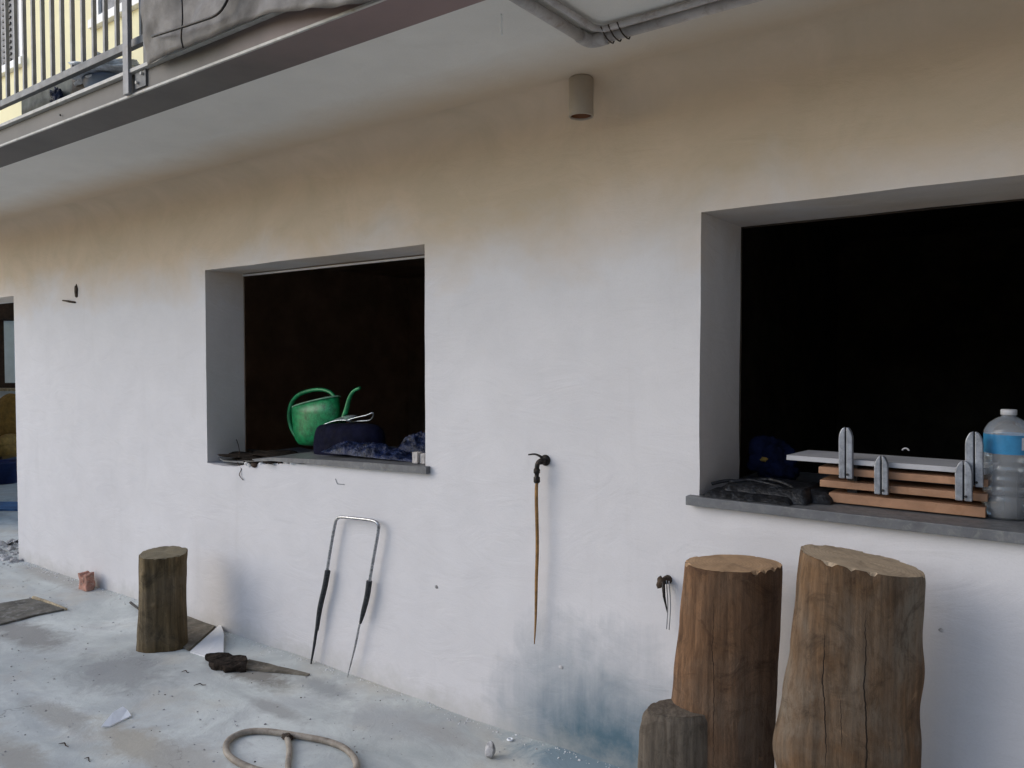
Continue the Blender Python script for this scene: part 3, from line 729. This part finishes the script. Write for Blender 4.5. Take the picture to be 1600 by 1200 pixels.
# ------------------------------------------------------------------ first window: watering can, bag, crumpled plastic, tray, blocks
def loft(rows, y, dep, m, name, parent, seg=28, cap_top=True, smooth=True):
    """rows: ((pxL,pyL),(pxR,pyR)) pairs; elliptical rings about the plane y"""
    bm = bmesh.new(); rings = []
    for (l, r, kd) in rows:
        L = at(*l, y); Rr = at(*r, y); c = (L+Rr)/2; h = (Rr-L)/2; dd = dep*kd
        rings.append([bm.verts.new(c+h*math.cos(a)+Vector((0, dd*math.sin(a), 0))) for a in [2*math.pi*q/seg for q in range(seg)]])
    for a, b in zip(rings, rings[1:]):
        for q in range(seg): bm.faces.new((a[q], a[(q+1) % seg], b[(q+1) % seg], b[q]))
    bm.faces.new(rings[0][::-1])
    if cap_top: bm.faces.new(rings[-1])
    return obj(name, bm, m, parent, smooth)
yc = 2.93
wc = thing('watering_can', 'green plastic watering can with big loop handle in the left window', 'watering can', at(485, 692, yc))
body = loft([((471, 692), (500, 696), .8), ((467, 686), (508, 692), .95), ((462, 668), (518, 684), 1), ((460, 650), (524, 668), 1), ((459, 639), (529, 650), 1), ((460, 637), (527, 619), 1)], yc, .075, 'green', 'body', wc, cap_top=False)
body.modifiers.new('t', 'SOLIDIFY').thickness = .006
obj('rim', tubebm([at(493.5, 628, yc)+(at(527, 619, yc)-at(460, 637, yc))*.5*math.cos(t_)+Vector((0, .077*math.sin(t_), 0)) for t_ in [2*math.pi*q_/28 for q_ in range(29)]], .0045, 8, cap=False), 'green_rim', wc, True)
obj('handle', tubebm([at(523, 620, yc), at(516, 613, yc), at(504, 609, yc), at(486, 610, yc), at(467, 617, yc), at(456, 630, yc), at(452, 650, yc), at(456, 670, yc), at(466, 686, yc), at(478, 691, yc)], [.009, .010, .010, .011, .012, .013, .013, .012, .011, .008], 12, sub=4), 'green', wc, True)
obj('spout', tubebm([at(518, 684, yc), at(531, 668, yc), at(540, 645, yc), at(546, 622, yc), at(553, 611, yc), at(563, 606, yc)], [.030, .022, .015, .011, .009, .008], 12, sub=4), 'green', wc, True)
yb_ = 2.82
bg_ = obj('dark_bag', loft([((497, 716), (590, 722), 1), ((494, 700), (598, 708), 1.05), ((495, 676), (600, 684), 1), ((499, 664), (594, 668), .9), ((508, 660), (580, 661), .6)], yb_, .10, 'black_bag', 'tmp', None).data and bmesh.new() or None, 'black_bag') if False else None
bg_ = loft([((497, 719), (590, 724), 1), ((494, 702), (598, 708), 1.05), ((495, 678), (600, 684), 1), ((499, 665), (594, 668), .9), ((508, 661), (580, 661), .6)], yb_, .10, 'black_bag', 'dark_bag', None)
tag(bg_, 'black navy bag standing in front of the green watering can', 'bag')
dm = bg_.modifiers.new('sub', 'SUBSURF'); dm.levels = dm.render_levels = 2
ty = 2.80
tr = thing('metal_tray', 'bright silver sheet with a wire handle lying on top of the dark bag', 'tray', at(545, 661, ty))
sh = bmesh.new(); vs_ = []
for i in range(15):
    t = i/14; px = 505+t*42; row = []
    for j in range(7):
        py = 663 - 5*math.sin(t*2.6) + (-6 if False else 0) - 1.5*j*(.5+t*.5)
        pnt = at(px+2*j, py - 3*t, ty+.02*j+.002*math.sin(i)); row.append(sh.verts.new(pnt))
    vs_.append(row)
for i in range(14):
    for j in range(6): sh.faces.new((vs_[i][j], vs_[i+1][j], vs_[i+1][j+1], vs_[i][j+1]))
sh_ = obj('sheet', sh, 'silver', tr, True); sh_.modifiers.new('t', 'SOLIDIFY').thickness = .004
obj('wire_handle', tubebm([at(540, 657, ty), at(558, 652, ty), at(572, 649, ty), at(583, 645, ty), at(579, 656, ty+.05), at(560, 658, ty+.06), at(545, 660, ty+.05)], .0028, 8, sub=3), 'silver', tr, True)
cp = thing('crumpled_plastic', 'crumpled shiny navy plastic sheet spread along the left window sill', 'plastic sheet', at(590, 715, 2.72))
def crumple(a, b, y0, y1, hts, seed, m, parent, name='fold', base=SILL, nx=90, ny=34):
    bm = bmesh.new(); g = []
    for i in range(nx+1):
        u = i/nx; row = []
        for j in range(ny+1):
            v = j/ny; x = a+(b-a)*u; y = y0+(y1-y0)*v
            env = max(0, math.sin(math.pi*min(1, max(0, u))))**.35*max(0, math.sin(math.pi*v))**.45
            q = Vector((x*14+seed, y*14, seed)); n = noise.ridged_multi_fractal(q, 1, 2.1, 4, .9, 2.)
            hh = hts*env*(.35+.32*n + .5*noise.noise(Vector((x*5, y*5, seed))))
            x += .012*noise.noise(Vector((x*20, y*20, seed+3))); y += .015*noise.noise(Vector((x*16, y*20, seed+8)))
            row.append(bm.verts.new((x, y, base+.003+max(0, hh))))
        g.append(row)
    for i in range(nx):
        for j in range(ny): bm.faces.new((g[i][j], g[i+1][j], g[i+1][j+1], g[i][j+1]))
    return obj(name, bm, m, parent, True)
xa, xb = at(520, 715, 2.72).x, at(656, 722, 2.68).x
crumple(xa, xb, 2.64, 2.80, .075, 2, 'blue_film', cp, base=SILL-.004)
crumple(xa+.35, xb-.05, 2.80, 3.0, .12, 6, 'blue_film', cp, base=SILL)
for i, (l_, r2) in enumerate(((647.5, 655.5), (656.5, 664))):
    A = at(l_, 729, 2.615); B = at(r2, 729, 2.615)
    o = obj('small_block', boxbm((A.x, 2.60+.012*i, SILL+.001), (B.x, 2.635+.02*i, SILL+.052-.005*i), .003), 'paleblock')
    tag(o, ['left one of two small pale blocks on the right end of the left sill', 'right one of two small pale blocks touching the window corner'][i], 'block', 'pale blocks on the left window sill')
# broken plaster at the sagging corner
bp = thing('broken_plaster', 'crumbled plaster and a curled wire at the lower left corner of the left window', 'rubble', at(385, 740, WALL))
for i in range(16):
    px = 372+i*6.2+rnd.uniform(-2, 2); s = rnd.uniform(.010, .026)
    c = at(px, 0, WALL); idx = (c.x-W1L)
    zt_ = .955 + max(0, min(.06, (idx-.15)*.09))
    obj('plaster_lump', rock((c.x, WALL+rnd.uniform(.0, .03), zt_+rnd.uniform(-.006, .012)), (s*1.2, s, s*.8), 40+i), 'reveal' if i % 3 else 'darkwood', bp)
obj('dirt_crust', blob((W1L+.42, WALL+.17, 1.0), (.40, .21, .024), .5, 2.4, 5, 14), 'dark_dirt', bp)  # dirt coloured dark so the opening's shade seems to reach over the sill
obj('wire', tubebm([at(345, 680, WALL+.20), at(355, 686, WALL+.18), at(368, 685, WALL+.2), at(374, 705, WALL+.1), at(371, 722, WALL+.02), at(377, 732, WALL+.0), at(374, 742, WALL-.008), at(380, 750, WALL-.006)], .0022, 6, sub=4), 'darkwood', bp, True)
sm = obj('scratch', tubebm([at(524, 748, WALL-.002), at(527, 756, WALL-.003), at(538, 757, WALL-.002)], .0018, 6), 'wire', bp)

# ------------------------------------------------------------------ second window
y2 = 2.70
bn = thing('folded_bench', 'folded bench of wooden slats with pale board and grey hinge brackets in the wide window', 'folding bench', (at(1400, 790, y2).x, y2, SILL))
xR = at(1543, 790, y2).x
def plank(pxl, pyt, pyb, y, dep, m, name, x1=xR, lab=None):
    a = at(pxl, pyt, y); b = at(pxl, pyb, y)
    return obj(name, boxbm((a.x, y, b.z), (x1, y+dep, a.z), .002), m, bn, label=lab)
plank(1279, 729, 739.5, y2, .13, 'slatwood', 'slat'); plank(1281, 749.5, 760, y2-.004, .14, 'slatwood', 'slat')
a = at(1295, 769.5, y2-.01); obj('slat', boxbm((a.x, y2-.01, SILL+.006), (xR-.004, y2+.12, a.z), .002), 'slatwood', bn)
a = at(1229, 711, y2); obj('board', prism([(a.x, y2, a.z), (a.x+.015, y2+.20, a.z), (xR+.01, y2+.20, a.z), (xR-.008, y2, a.z)], (0, 0, -.016)), 'boardtop', bn)
bmr = bmesh.new()
rg = at(1415, 706, y2+.18); tube(bmr, [rg+Vector((.010*math.cos(t), 0, .008*math.sin(t)+.004)) for t in [math.pi*k/8 for k in range(9)]], .0025, 8); obj('ring', bmr, 'boardtop', bn, True)
for sx in (0.06, .5): # dark spacers between the slats
    obj('spacer', boxbm((at(1300, 0, y2).x+sx, y2+.03, SILL+.003), (at(1300, 0, y2).x+sx+.03, y2+.10, at(1290, 712, y2).z-.017)), 'slot', bn)
def bracket(px, pt, pb, w, yy):
    T = at(px, pt, yy); B = at(px, pb, yy); hw = w/2; n = 8
    for s in (-1, 1):
        pts = [(B.x+s*.0022, yy, B.z), (B.x+s*hw, yy, B.z)]
        for k in range(n+1):
            t = k/n; pts.append((T.x + s*(hw*(1-.55*t**2.6)), yy, T.z-.042*(1-t)))
        pts.append((T.x+s*.002, yy, T.z+.003))
        pts = [Vector(q) for q in pts]
        o = obj('bracket', prism(pts, (0, .02, 0)), 'bracket', bn)
        bvm = o.modifiers.new('b', 'BEVEL'); bvm.width = .0025; bvm.segments = 2; bvm.limit_method = 'ANGLE'
    obj('rivet', tubebm([(B.x+.006, yy-.003, B.z+.014), (B.x+.006, yy+.002, B.z+.014)], .004, 10), 'slot', bn)
    obj('slot_fill', boxbm((B.x-.006, yy+.010, B.z+.004), (B.x+.006, yy+.018, T.z-.01)), 'slot', bn)
bracket(1321, 669, 748, .042, y2-.028); bracket(1376.5, 714, 773, .040, y2-.032)
bracket(1522, 676, 761, .046, y2-.028); bracket(1505.5, 722, 783, .044, y2-.052)

# bottle
bc = gr(1573, 809, SILL); bt = thing('water_bottle', 'large clear plastic bottle with blue label on the right end of the wide sill', 'bottle', (bc.x, bc.y, SILL))
DB = (bc-CAM).dot(BACK); r = 34/F_PX*DB; H = (at(1574, 640, bc.y).z - SILL); z = SILL+.001
prof = [(.001, .006), (r*.55, .004), (r*.8, .0), (r*.95, .01), (r, .03)]
for k_ in range(5):
    zz = .06+k_*.030; prof += [(r, zz), (r*.955, zz+.008), (r*.955, zz+.012), (r, zz+.020)]
LB = H*.60; LT = H*.775
prof = [q for q in prof if q[1] < LB-.012] + [(r*.985, LB-.006), (r*.985, LT+.004), (r*.97, H*.81), (r*.80, H*.87), (r*.5, H*.915), (r*.30, H*.935), (r*.27, H*.95)]
obj('bottle_body', lathe([(a, z+b) for a, b in prof], bc, 48), 'clear', bt, True)
obj('label', lathe([(r*.992, z+LB), (r*.995, z+LB+.001), (r*.995, z+LT)], bc, 48, False), 'label', bt, True)
obj('cap', lathe([(r*.30, z+H*.948), (r*.33, z+H*.95), (r*.33, z+H*.995), (r*.30, z+H)], bc, 24), 'boardtop', bt, True)
obj('water', lathe([(.001, z+.008), (r*.78, z+.005), (r*.93, z+.014), (r*.975, z+.033), (r*.975, z+.058), (.001, z+.058)], bc, 40, False), 'water', bt, True)
bm = bmesh.new()
for i in range(5):
    a0 = -math.pi/2+YAW-.02+i*.08
    for (zl, zh) in ((LB+.014, LB+.05),):
        q = [bm.verts.new((bc.x+r*1.0*math.cos(a), bc.y+r*1.0*math.sin(a), z+zz)) for a, zz in ((a0, zl), (a0+.08, zl), (a0+.08, zh), (a0, zh))]; bm.faces.new(q)
bmesh.ops.remove_doubles(bm, verts=bm.verts[:], dist=.0005)
obj('label_print', bm, 'boardtop', bt)

# black folded plastic and the blue bag
bf = thing('black_sheeting', 'flat folded pile of black plastic sheeting at the left end of the wide sill', 'plastic sheeting', (at(1190, 780, 2.68).x, 2.68, SILL))
xl, xr = at(1106, 775, 2.62).x, at(1243, 788, 2.62).x
for i, (a, b, c, d, z0_, hh) in enumerate(((xl, xr, 2.565, 2.80, 0, .030), (xl+.02, xr+.10, 2.66, 2.92, .010, .034), (xl+.05, xr+.04, 2.60, 2.86, .026, .026))):
    bm = bmesh.new(); nx, ny = 50, 24; g = []
    for ii in range(nx+1):
        row = []
        for jj in range(ny+1):
            u, v = ii/nx, jj/ny
            eu = min(1, min(u, 1-u)*14)**.5*min(1, min(v, 1-v)*8)**.5
            x = a+(b-a)*u + .010*noise.noise(Vector((u*3, v*3, i*5))); y = c+(d-c)*v+.012*noise.noise(Vector((u*5, v*2, i*5+2)))
            n = noise.ridged_multi_fractal(Vector((x*16, y*7+i, i)), 1, 2, 3, .9, 2)
            row.append(bm.verts.new((x, y, SILL+.002+z0_*eu+eu*hh*(.62+.10*n+.22*noise.noise(Vector((x*6, y*9, i)))))))
        g.append(row)
    for ii in range(nx):
        for jj in range(ny): bm.faces.new((g[ii][jj], g[ii+1][jj], g[ii+1][jj+1], g[ii][jj+1]))
    obj('fold', bm, 'black_film', bf, True)
for i in range(3):
    obj('strap', tubebm([at(1112+i*28, 756-i*2, 2.62+i*.03), at(1140+i*30, 751-i, 2.66+i*.02), at(1180+i*25, 757, 2.68), at(1215+i*15, 762+i*3, 2.64)], .006, 8, sub=4), 'black_film', bf, True)
cb = at(1206, 722, 3.02)
bb = thing('blue_bag', 'small dark blue cloth bag with mustard patch against the left side of the wide window', 'bag', (cb.x, cb.y, SILL))
obj('bag_body', blob((cb.x, cb.y, SILL+.085), (.095, .07, .088), .35, 1.6, 4, 8, SILL+.002), 'blue_cloth', bb, True)
obj('bag_flap', blob((cb.x+.05, cb.y-.045, SILL+.055), (.065, .03, .045), .3, 2, 3, 9, SILL+.003), 'blue_cloth', bb, True)
obj('patch', blob(at(1194, 718, 2.94), (.016, .006, .010), .5, 2, 2, 3), 'yellow_cloth', bb, True)

# ------------------------------------------------------------------ things on the ground
def G(px, py, dz=0): p = gr(px, py); p.z = gz(p)+dz; return p
c = G(136, 922)
brk = bmesh.new(); box(brk, c+Vector((-.055, -.03, -.003)), c+Vector((.055, .03, .115)), .006)
bmesh.ops.subdivide_edges(brk, edges=brk.edges[:], cuts=4, use_grid_fill=True)
for v in brk.verts: v.co += noise.noise_vector(v.co*22)*.012 + Vector((0, 0, -.035 if v.co.z > c.z+.07 and abs(v.co.x-c.x) < .02 else 0))
tag(obj('brick_piece', brk, 'brick'), 'broken pink brick standing at the foot of the wall left of the short log', 'brick')
c = G(766, 1184)
tag(obj('stone', rock(c+Vector((0, 0, .028)), (.022, .02, .04), 21, c.z-.002, 3), 'stone'), 'small pale pointed stone at the foot of the wall below the hose', 'stone')
bm = bmesh.new(); c = G(797, 1160, .005); 
tube(bm, [c+Vector((.010*math.cos(t), .010*math.sin(t), 0)) for t in [2*math.pi*k/16 for k in range(17)]], .0035, 8, cap=False)
tag(obj('washer', bm, 'scrap', None, True), 'tiny white ring on the ground beside the pale pointed stone', 'ring')
pts = [G(158, 1139, .012), G(176, 1124, .03), G(192, 1113, .03), G(199, 1115, .02), G(205, 1121, .010), G(188, 1128, .006), G(172, 1136, .006)]
tag(obj('plastic_scrap', prism(pts, (0, 0, -.006)), 'scrap'), 'bright white pointed scrap lying on the concrete in front of the short log', 'scrap')
pts = [G(-60, 955, .012), G(0, 945, .012), G(53, 936, .012), G(100, 954, .012), G(58, 962, .012), G(0, 976, .012), G(-60, 992, .012)]
tag(obj('flat_board', prism(pts, (0, 0, -.014)), 'board'), 'thin dirty brown board lying flat at the left edge of the yard', 'board')
tag(obj('stick', tubebm([G(52, 937, .016), G(78, 945, .014), G(104, 954, .010)], [.011, .009, .007], 8, sub=3), 'stick', None, True), 'pale split stick along the end of the flat board', 'stick')
tag(obj('iron_rod', tubebm([G(204, 949, .02), G(214, 955, .016), G(226, 962, .012)], [.008, .007, .006], 8), 'iron', None, True), 'short black rod lying behind the short log', 'rod')
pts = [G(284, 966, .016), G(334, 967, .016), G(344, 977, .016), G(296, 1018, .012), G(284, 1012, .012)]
tag(obj('offcut_board', prism(pts, (0, 0, -.024)), 'dark_slab'), 'flat brown grey slab tucked between the short log and the wall', 'slab')  # thin dark sheet in place of the dirty shadow beside the short log
pts = [G(297, 1020, .006), G(345, 984, .028), G(350, 1000, .026), G(349, 1026, .012), G(320, 1028, .008)]
tag(obj('plaster_slab', prism(pts, (0, 0, -.012)), 'reveal'), 'white broken triangle of plaster lying to the right of the short log', 'plaster piece')
c = G(352, 1044)
pts = [G(322, 1032), G(348, 1030), G(384, 1037), G(386, 1051), G(352, 1053), G(330, 1047)]
bm = prism([p+Vector((0, 0, -.002)) for p in pts], (0, 0, .034))
bmesh.ops.subdivide_edges(bm, edges=bm.edges[:], cuts=3, use_grid_fill=True); bmesh.ops.triangulate(bm, faces=bm.faces[:])
for v in bm.verts: v.co += noise.noise_vector(v.co*26)*.014
tag(obj('rotten_block', bm, 'dark_dirt'), 'dark rotten piece of wood beside the white plaster triangle', 'wood piece')
A, B = G(378, 1041), G(482, 1060); d = (B-A).normalized(); s = Vector((-d.y, d.x, 0))*.055
bm = prism([A-s+Vector((0, 0, -.002)), B-s*.15, B+s*.15, A+s+Vector((0, 0, -.002))], (0, 0, .010))
bmesh.ops.subdivide_edges(bm, edges=bm.edges[:], cuts=5, use_grid_fill=True)
for v in bm.verts: v.co += noise.noise_vector(v.co*18)*.006
tag(obj('lath', bm, 'dark_slab'), 'thin grey brown splinter of board along the foot of the wall beside the rotten wood', 'splinter')
lt = [G(470, 1156, .014), G(420, 1150, .014), G(385, 1150, .014), G(360, 1160, .014), G(353, 1175, .014), G(362, 1190, .014), G(395, 1206, .014), G(450, 1218, .014), G(520, 1224, .014), G(552, 1212, .014), G(556, 1194, .014), G(540, 1176, .014), G(510, 1164, .014), G(470, 1156, .014)]
fm = thing('tube_frame', 'oval frame of beige bent tube with a cross bar lying on the concrete', 'metal frame', G(455, 1190))
obj('hoop', tubebm(lt, .0125, 12, cap=False, sub=5), 'tube', fm, True)
obj('cross_bar', tubebm([G(448, 1156, .014), G(452, 1175, .013), G(450, 1200, .013), G(452, 1220, .014)], .0115, 10, sub=4), 'tube', fm, True)
obj('hinge', blob(G(449, 1158, .016), (.03, .018, .016), .3, 2, 3, 2), 'rust', fm, True)

# crumbs and grit: nobody could count them
def scatter(name, label, n, pos_f, smin, smax, m, seed):
    g = random.Random(seed); vs, fs = [], []
    for _ in range(n):
        x, y = pos_f(g); s = smin*(smax/smin)**(g.random()**1.8); z = ground_height(x, y)
        b = len(vs); a0 = g.uniform(0, 6)
        for k in range(5): 
            a = a0+k*1.257+g.uniform(-.3, .3); rr = s*g.uniform(.7, 1.2); vs.append((x+rr*math.cos(a), y+rr*math.sin(a), z-.001))
        for k in range(4):
            a = a0+k*1.57+g.uniform(-.3, .3); rr = s*g.uniform(.3, .7); vs.append((x+rr*math.cos(a), y+rr*math.sin(a), z+s*g.uniform(.4, .8)))
        fs.append((b+5, b+6, b+7, b+8))
        for k in range(5): fs.append((b+k, b+(k+1) % 5, b+5+min(3, k)))
        for k in range(3): fs.append((b+k+1, b+5+k+1, b+5+k))
    me = bpy.data.meshes.new(name); me.from_pydata(vs, [], fs); me.materials.append(M[m])
    o = link(bpy.data.objects.new(name, me)); o['kind'] = 'stuff'; tag(o, label, 'debris'); return o
def along_wall(g): return -6.9+5.5*g.random()**1.8, WALL-.004-abs(g.gauss(0, .035))
def over_yard(g): return g.uniform(-6.8, -.5), g.uniform(.6, WALL-.03)
scatter('mortar_crumbs', 'pale mortar crumbs gathered along the foot of the wall', 900, along_wall, .0015, .007, 'reveal', 3)
scatter('grit', 'fine grey grit strewn over the concrete yard', 1300, over_yard, .0015, .007, 'stone', 5)
scatter('dark_litter', 'tiny dark bits of litter on the concrete yard', 260, over_yard, .0012, .006, 'darkwood', 8)
def doorway(g): return g.uniform(-7.4, -6.5), g.uniform(2.2, 2.9)
scatter('rubble', 'loose pale rubble in the gap past the end of the wall', 260, doorway, .01, .05, 'stone', 11)
# a few dry leaves and twigs
for i, (px, py, L, an) in enumerate(((100, 1165, .03, .3), (290, 1052, .022, .5), (313, 1073, .03, .8), (137, 1186, .022, 0.1))):
    c = G(px, py, .003); d = Vector((math.cos(an), math.sin(an), 0))*L
    o = obj('twig', tubebm([c-d, c-d*.2+Vector((0, .006, .006)), c+d*.3, c+d+Vector((0, -.004, .001))], [.001, .0028, .002, .001], 6, sub=2), 'darkwood')
    tag(o, ['dark twig at the far left near the bottom edge', 'twig just below the rotten piece of wood', 'twig below the rotten wood, nearer the bent tube frame', 'lowest twig, right of another at the far left'][i], 'twig', 'twigs on the yard')

# ------------------------------------------------------------------ beyond the end of the wall
def bp_(px, d):   # ground point d metres in front of the camera under image column px
    v = ray(px, 561); v = Vector((v.x, v.y, 0)); return CAM.xy.to_3d() + v*(d/v.dot(BACK))
sh0 = bp_(0, 12.2)
shed = thing('shed', 'pale shed with dark timber beam and curtained window beyond the end of the wall', 'shed', sh0)
def quad_box(px0, px1, d, z0, z1, th, m, name, parent, **k):
    a, b = bp_(px0, d), bp_(px1, d); n = BACK*th
    return obj(name, prism([(a.x, a.y, z0), (b.x, b.y, z0), (b.x, b.y, z1), (a.x, a.y, z1)], n), m, parent, **k)
quad_box(-260, 60, 12.3, -.1, 3.4, .2, 'shed', 'wall', shed)
wn = quad_box(-30, 26, 12.24, 1.10, 2.16, .05, 'brown', 'window', shed)
quad_box(7, 22.5, 12.20, 1.18, 2.14, .03, 'curtain', 'curtain', wn)
quad_box(-200, 60, 12.1, 2.16, 2.44, .15, 'brown', 'beam', shed)
quad_box(-40, 40, 12.0, 1.06, 1.10, .2, 'stick', 'shelf', shed)
o = quad_box(2, 22, 11.7, .88, .98, .2, 'red', 'cloth', None); tag(o, 'red folded cloth on the ledge behind the mustard armchair', 'cloth')
o = quad_box(-3, 30, 11.65, .0, .86, .4, 'tub', 'cabinet', None); tag(o, 'blue grey cabinet behind the mustard armchair', 'cabinet')
c = bp_(-6, 10.2)
ac = thing('armchair', 'mustard upholstered armchair cut by the left edge of the photograph', 'armchair', c)
obj('backrest', blob(c+BACK*.28+Vector((0, 0, .72)), (.30, .14, .36), .08, 1, 4, 1, rot=YAW), 'mustard', ac, True)
obj('seat', blob(c+Vector((0, 0, .38)), (.34, .30, .13), .08, 1, 4, 2, rot=YAW), 'mustard', ac, True)
obj('armrest', blob(c+RIGHT*.15+Vector((0, 0, .48)), (.08, .28, .10), .08, 1, 3, 3, rot=YAW), 'mustard', ac, True)
for sx in (-1, 1):
    for sy in (-1, 1):
        q = c+RIGHT*sx*.16+BACK*sy*.2; obj('leg', tubebm([q+Vector((0, 0, -.01)), q+Vector((0, 0, .30))], .022, 8), 'brown', ac)
c = bp_(6, 9.75)
o = obj('wash_tub', lathe([(.12, .0), (.17, .26), (.185, .265), (.185, .285), (.165, .28), (.12, .04)], c, 28), 'navy_tub', None, True); tag(o, 'round navy tub on the ground in front of the mustard armchair', 'tub')
a, b = bp_(-80, 7.9), bp_(40, 7.9); a2, b2 = bp_(-80, 8.35), bp_(40, 8.35)
o = obj('mat', prism([Vector((p.x, p.y, gz(p)+.02)) for p in (a, b, b2, a2)], (0, 0, -.02)), 'blue_mat'); tag(o, 'blue mat on the paving past the end of the wall', 'mat')
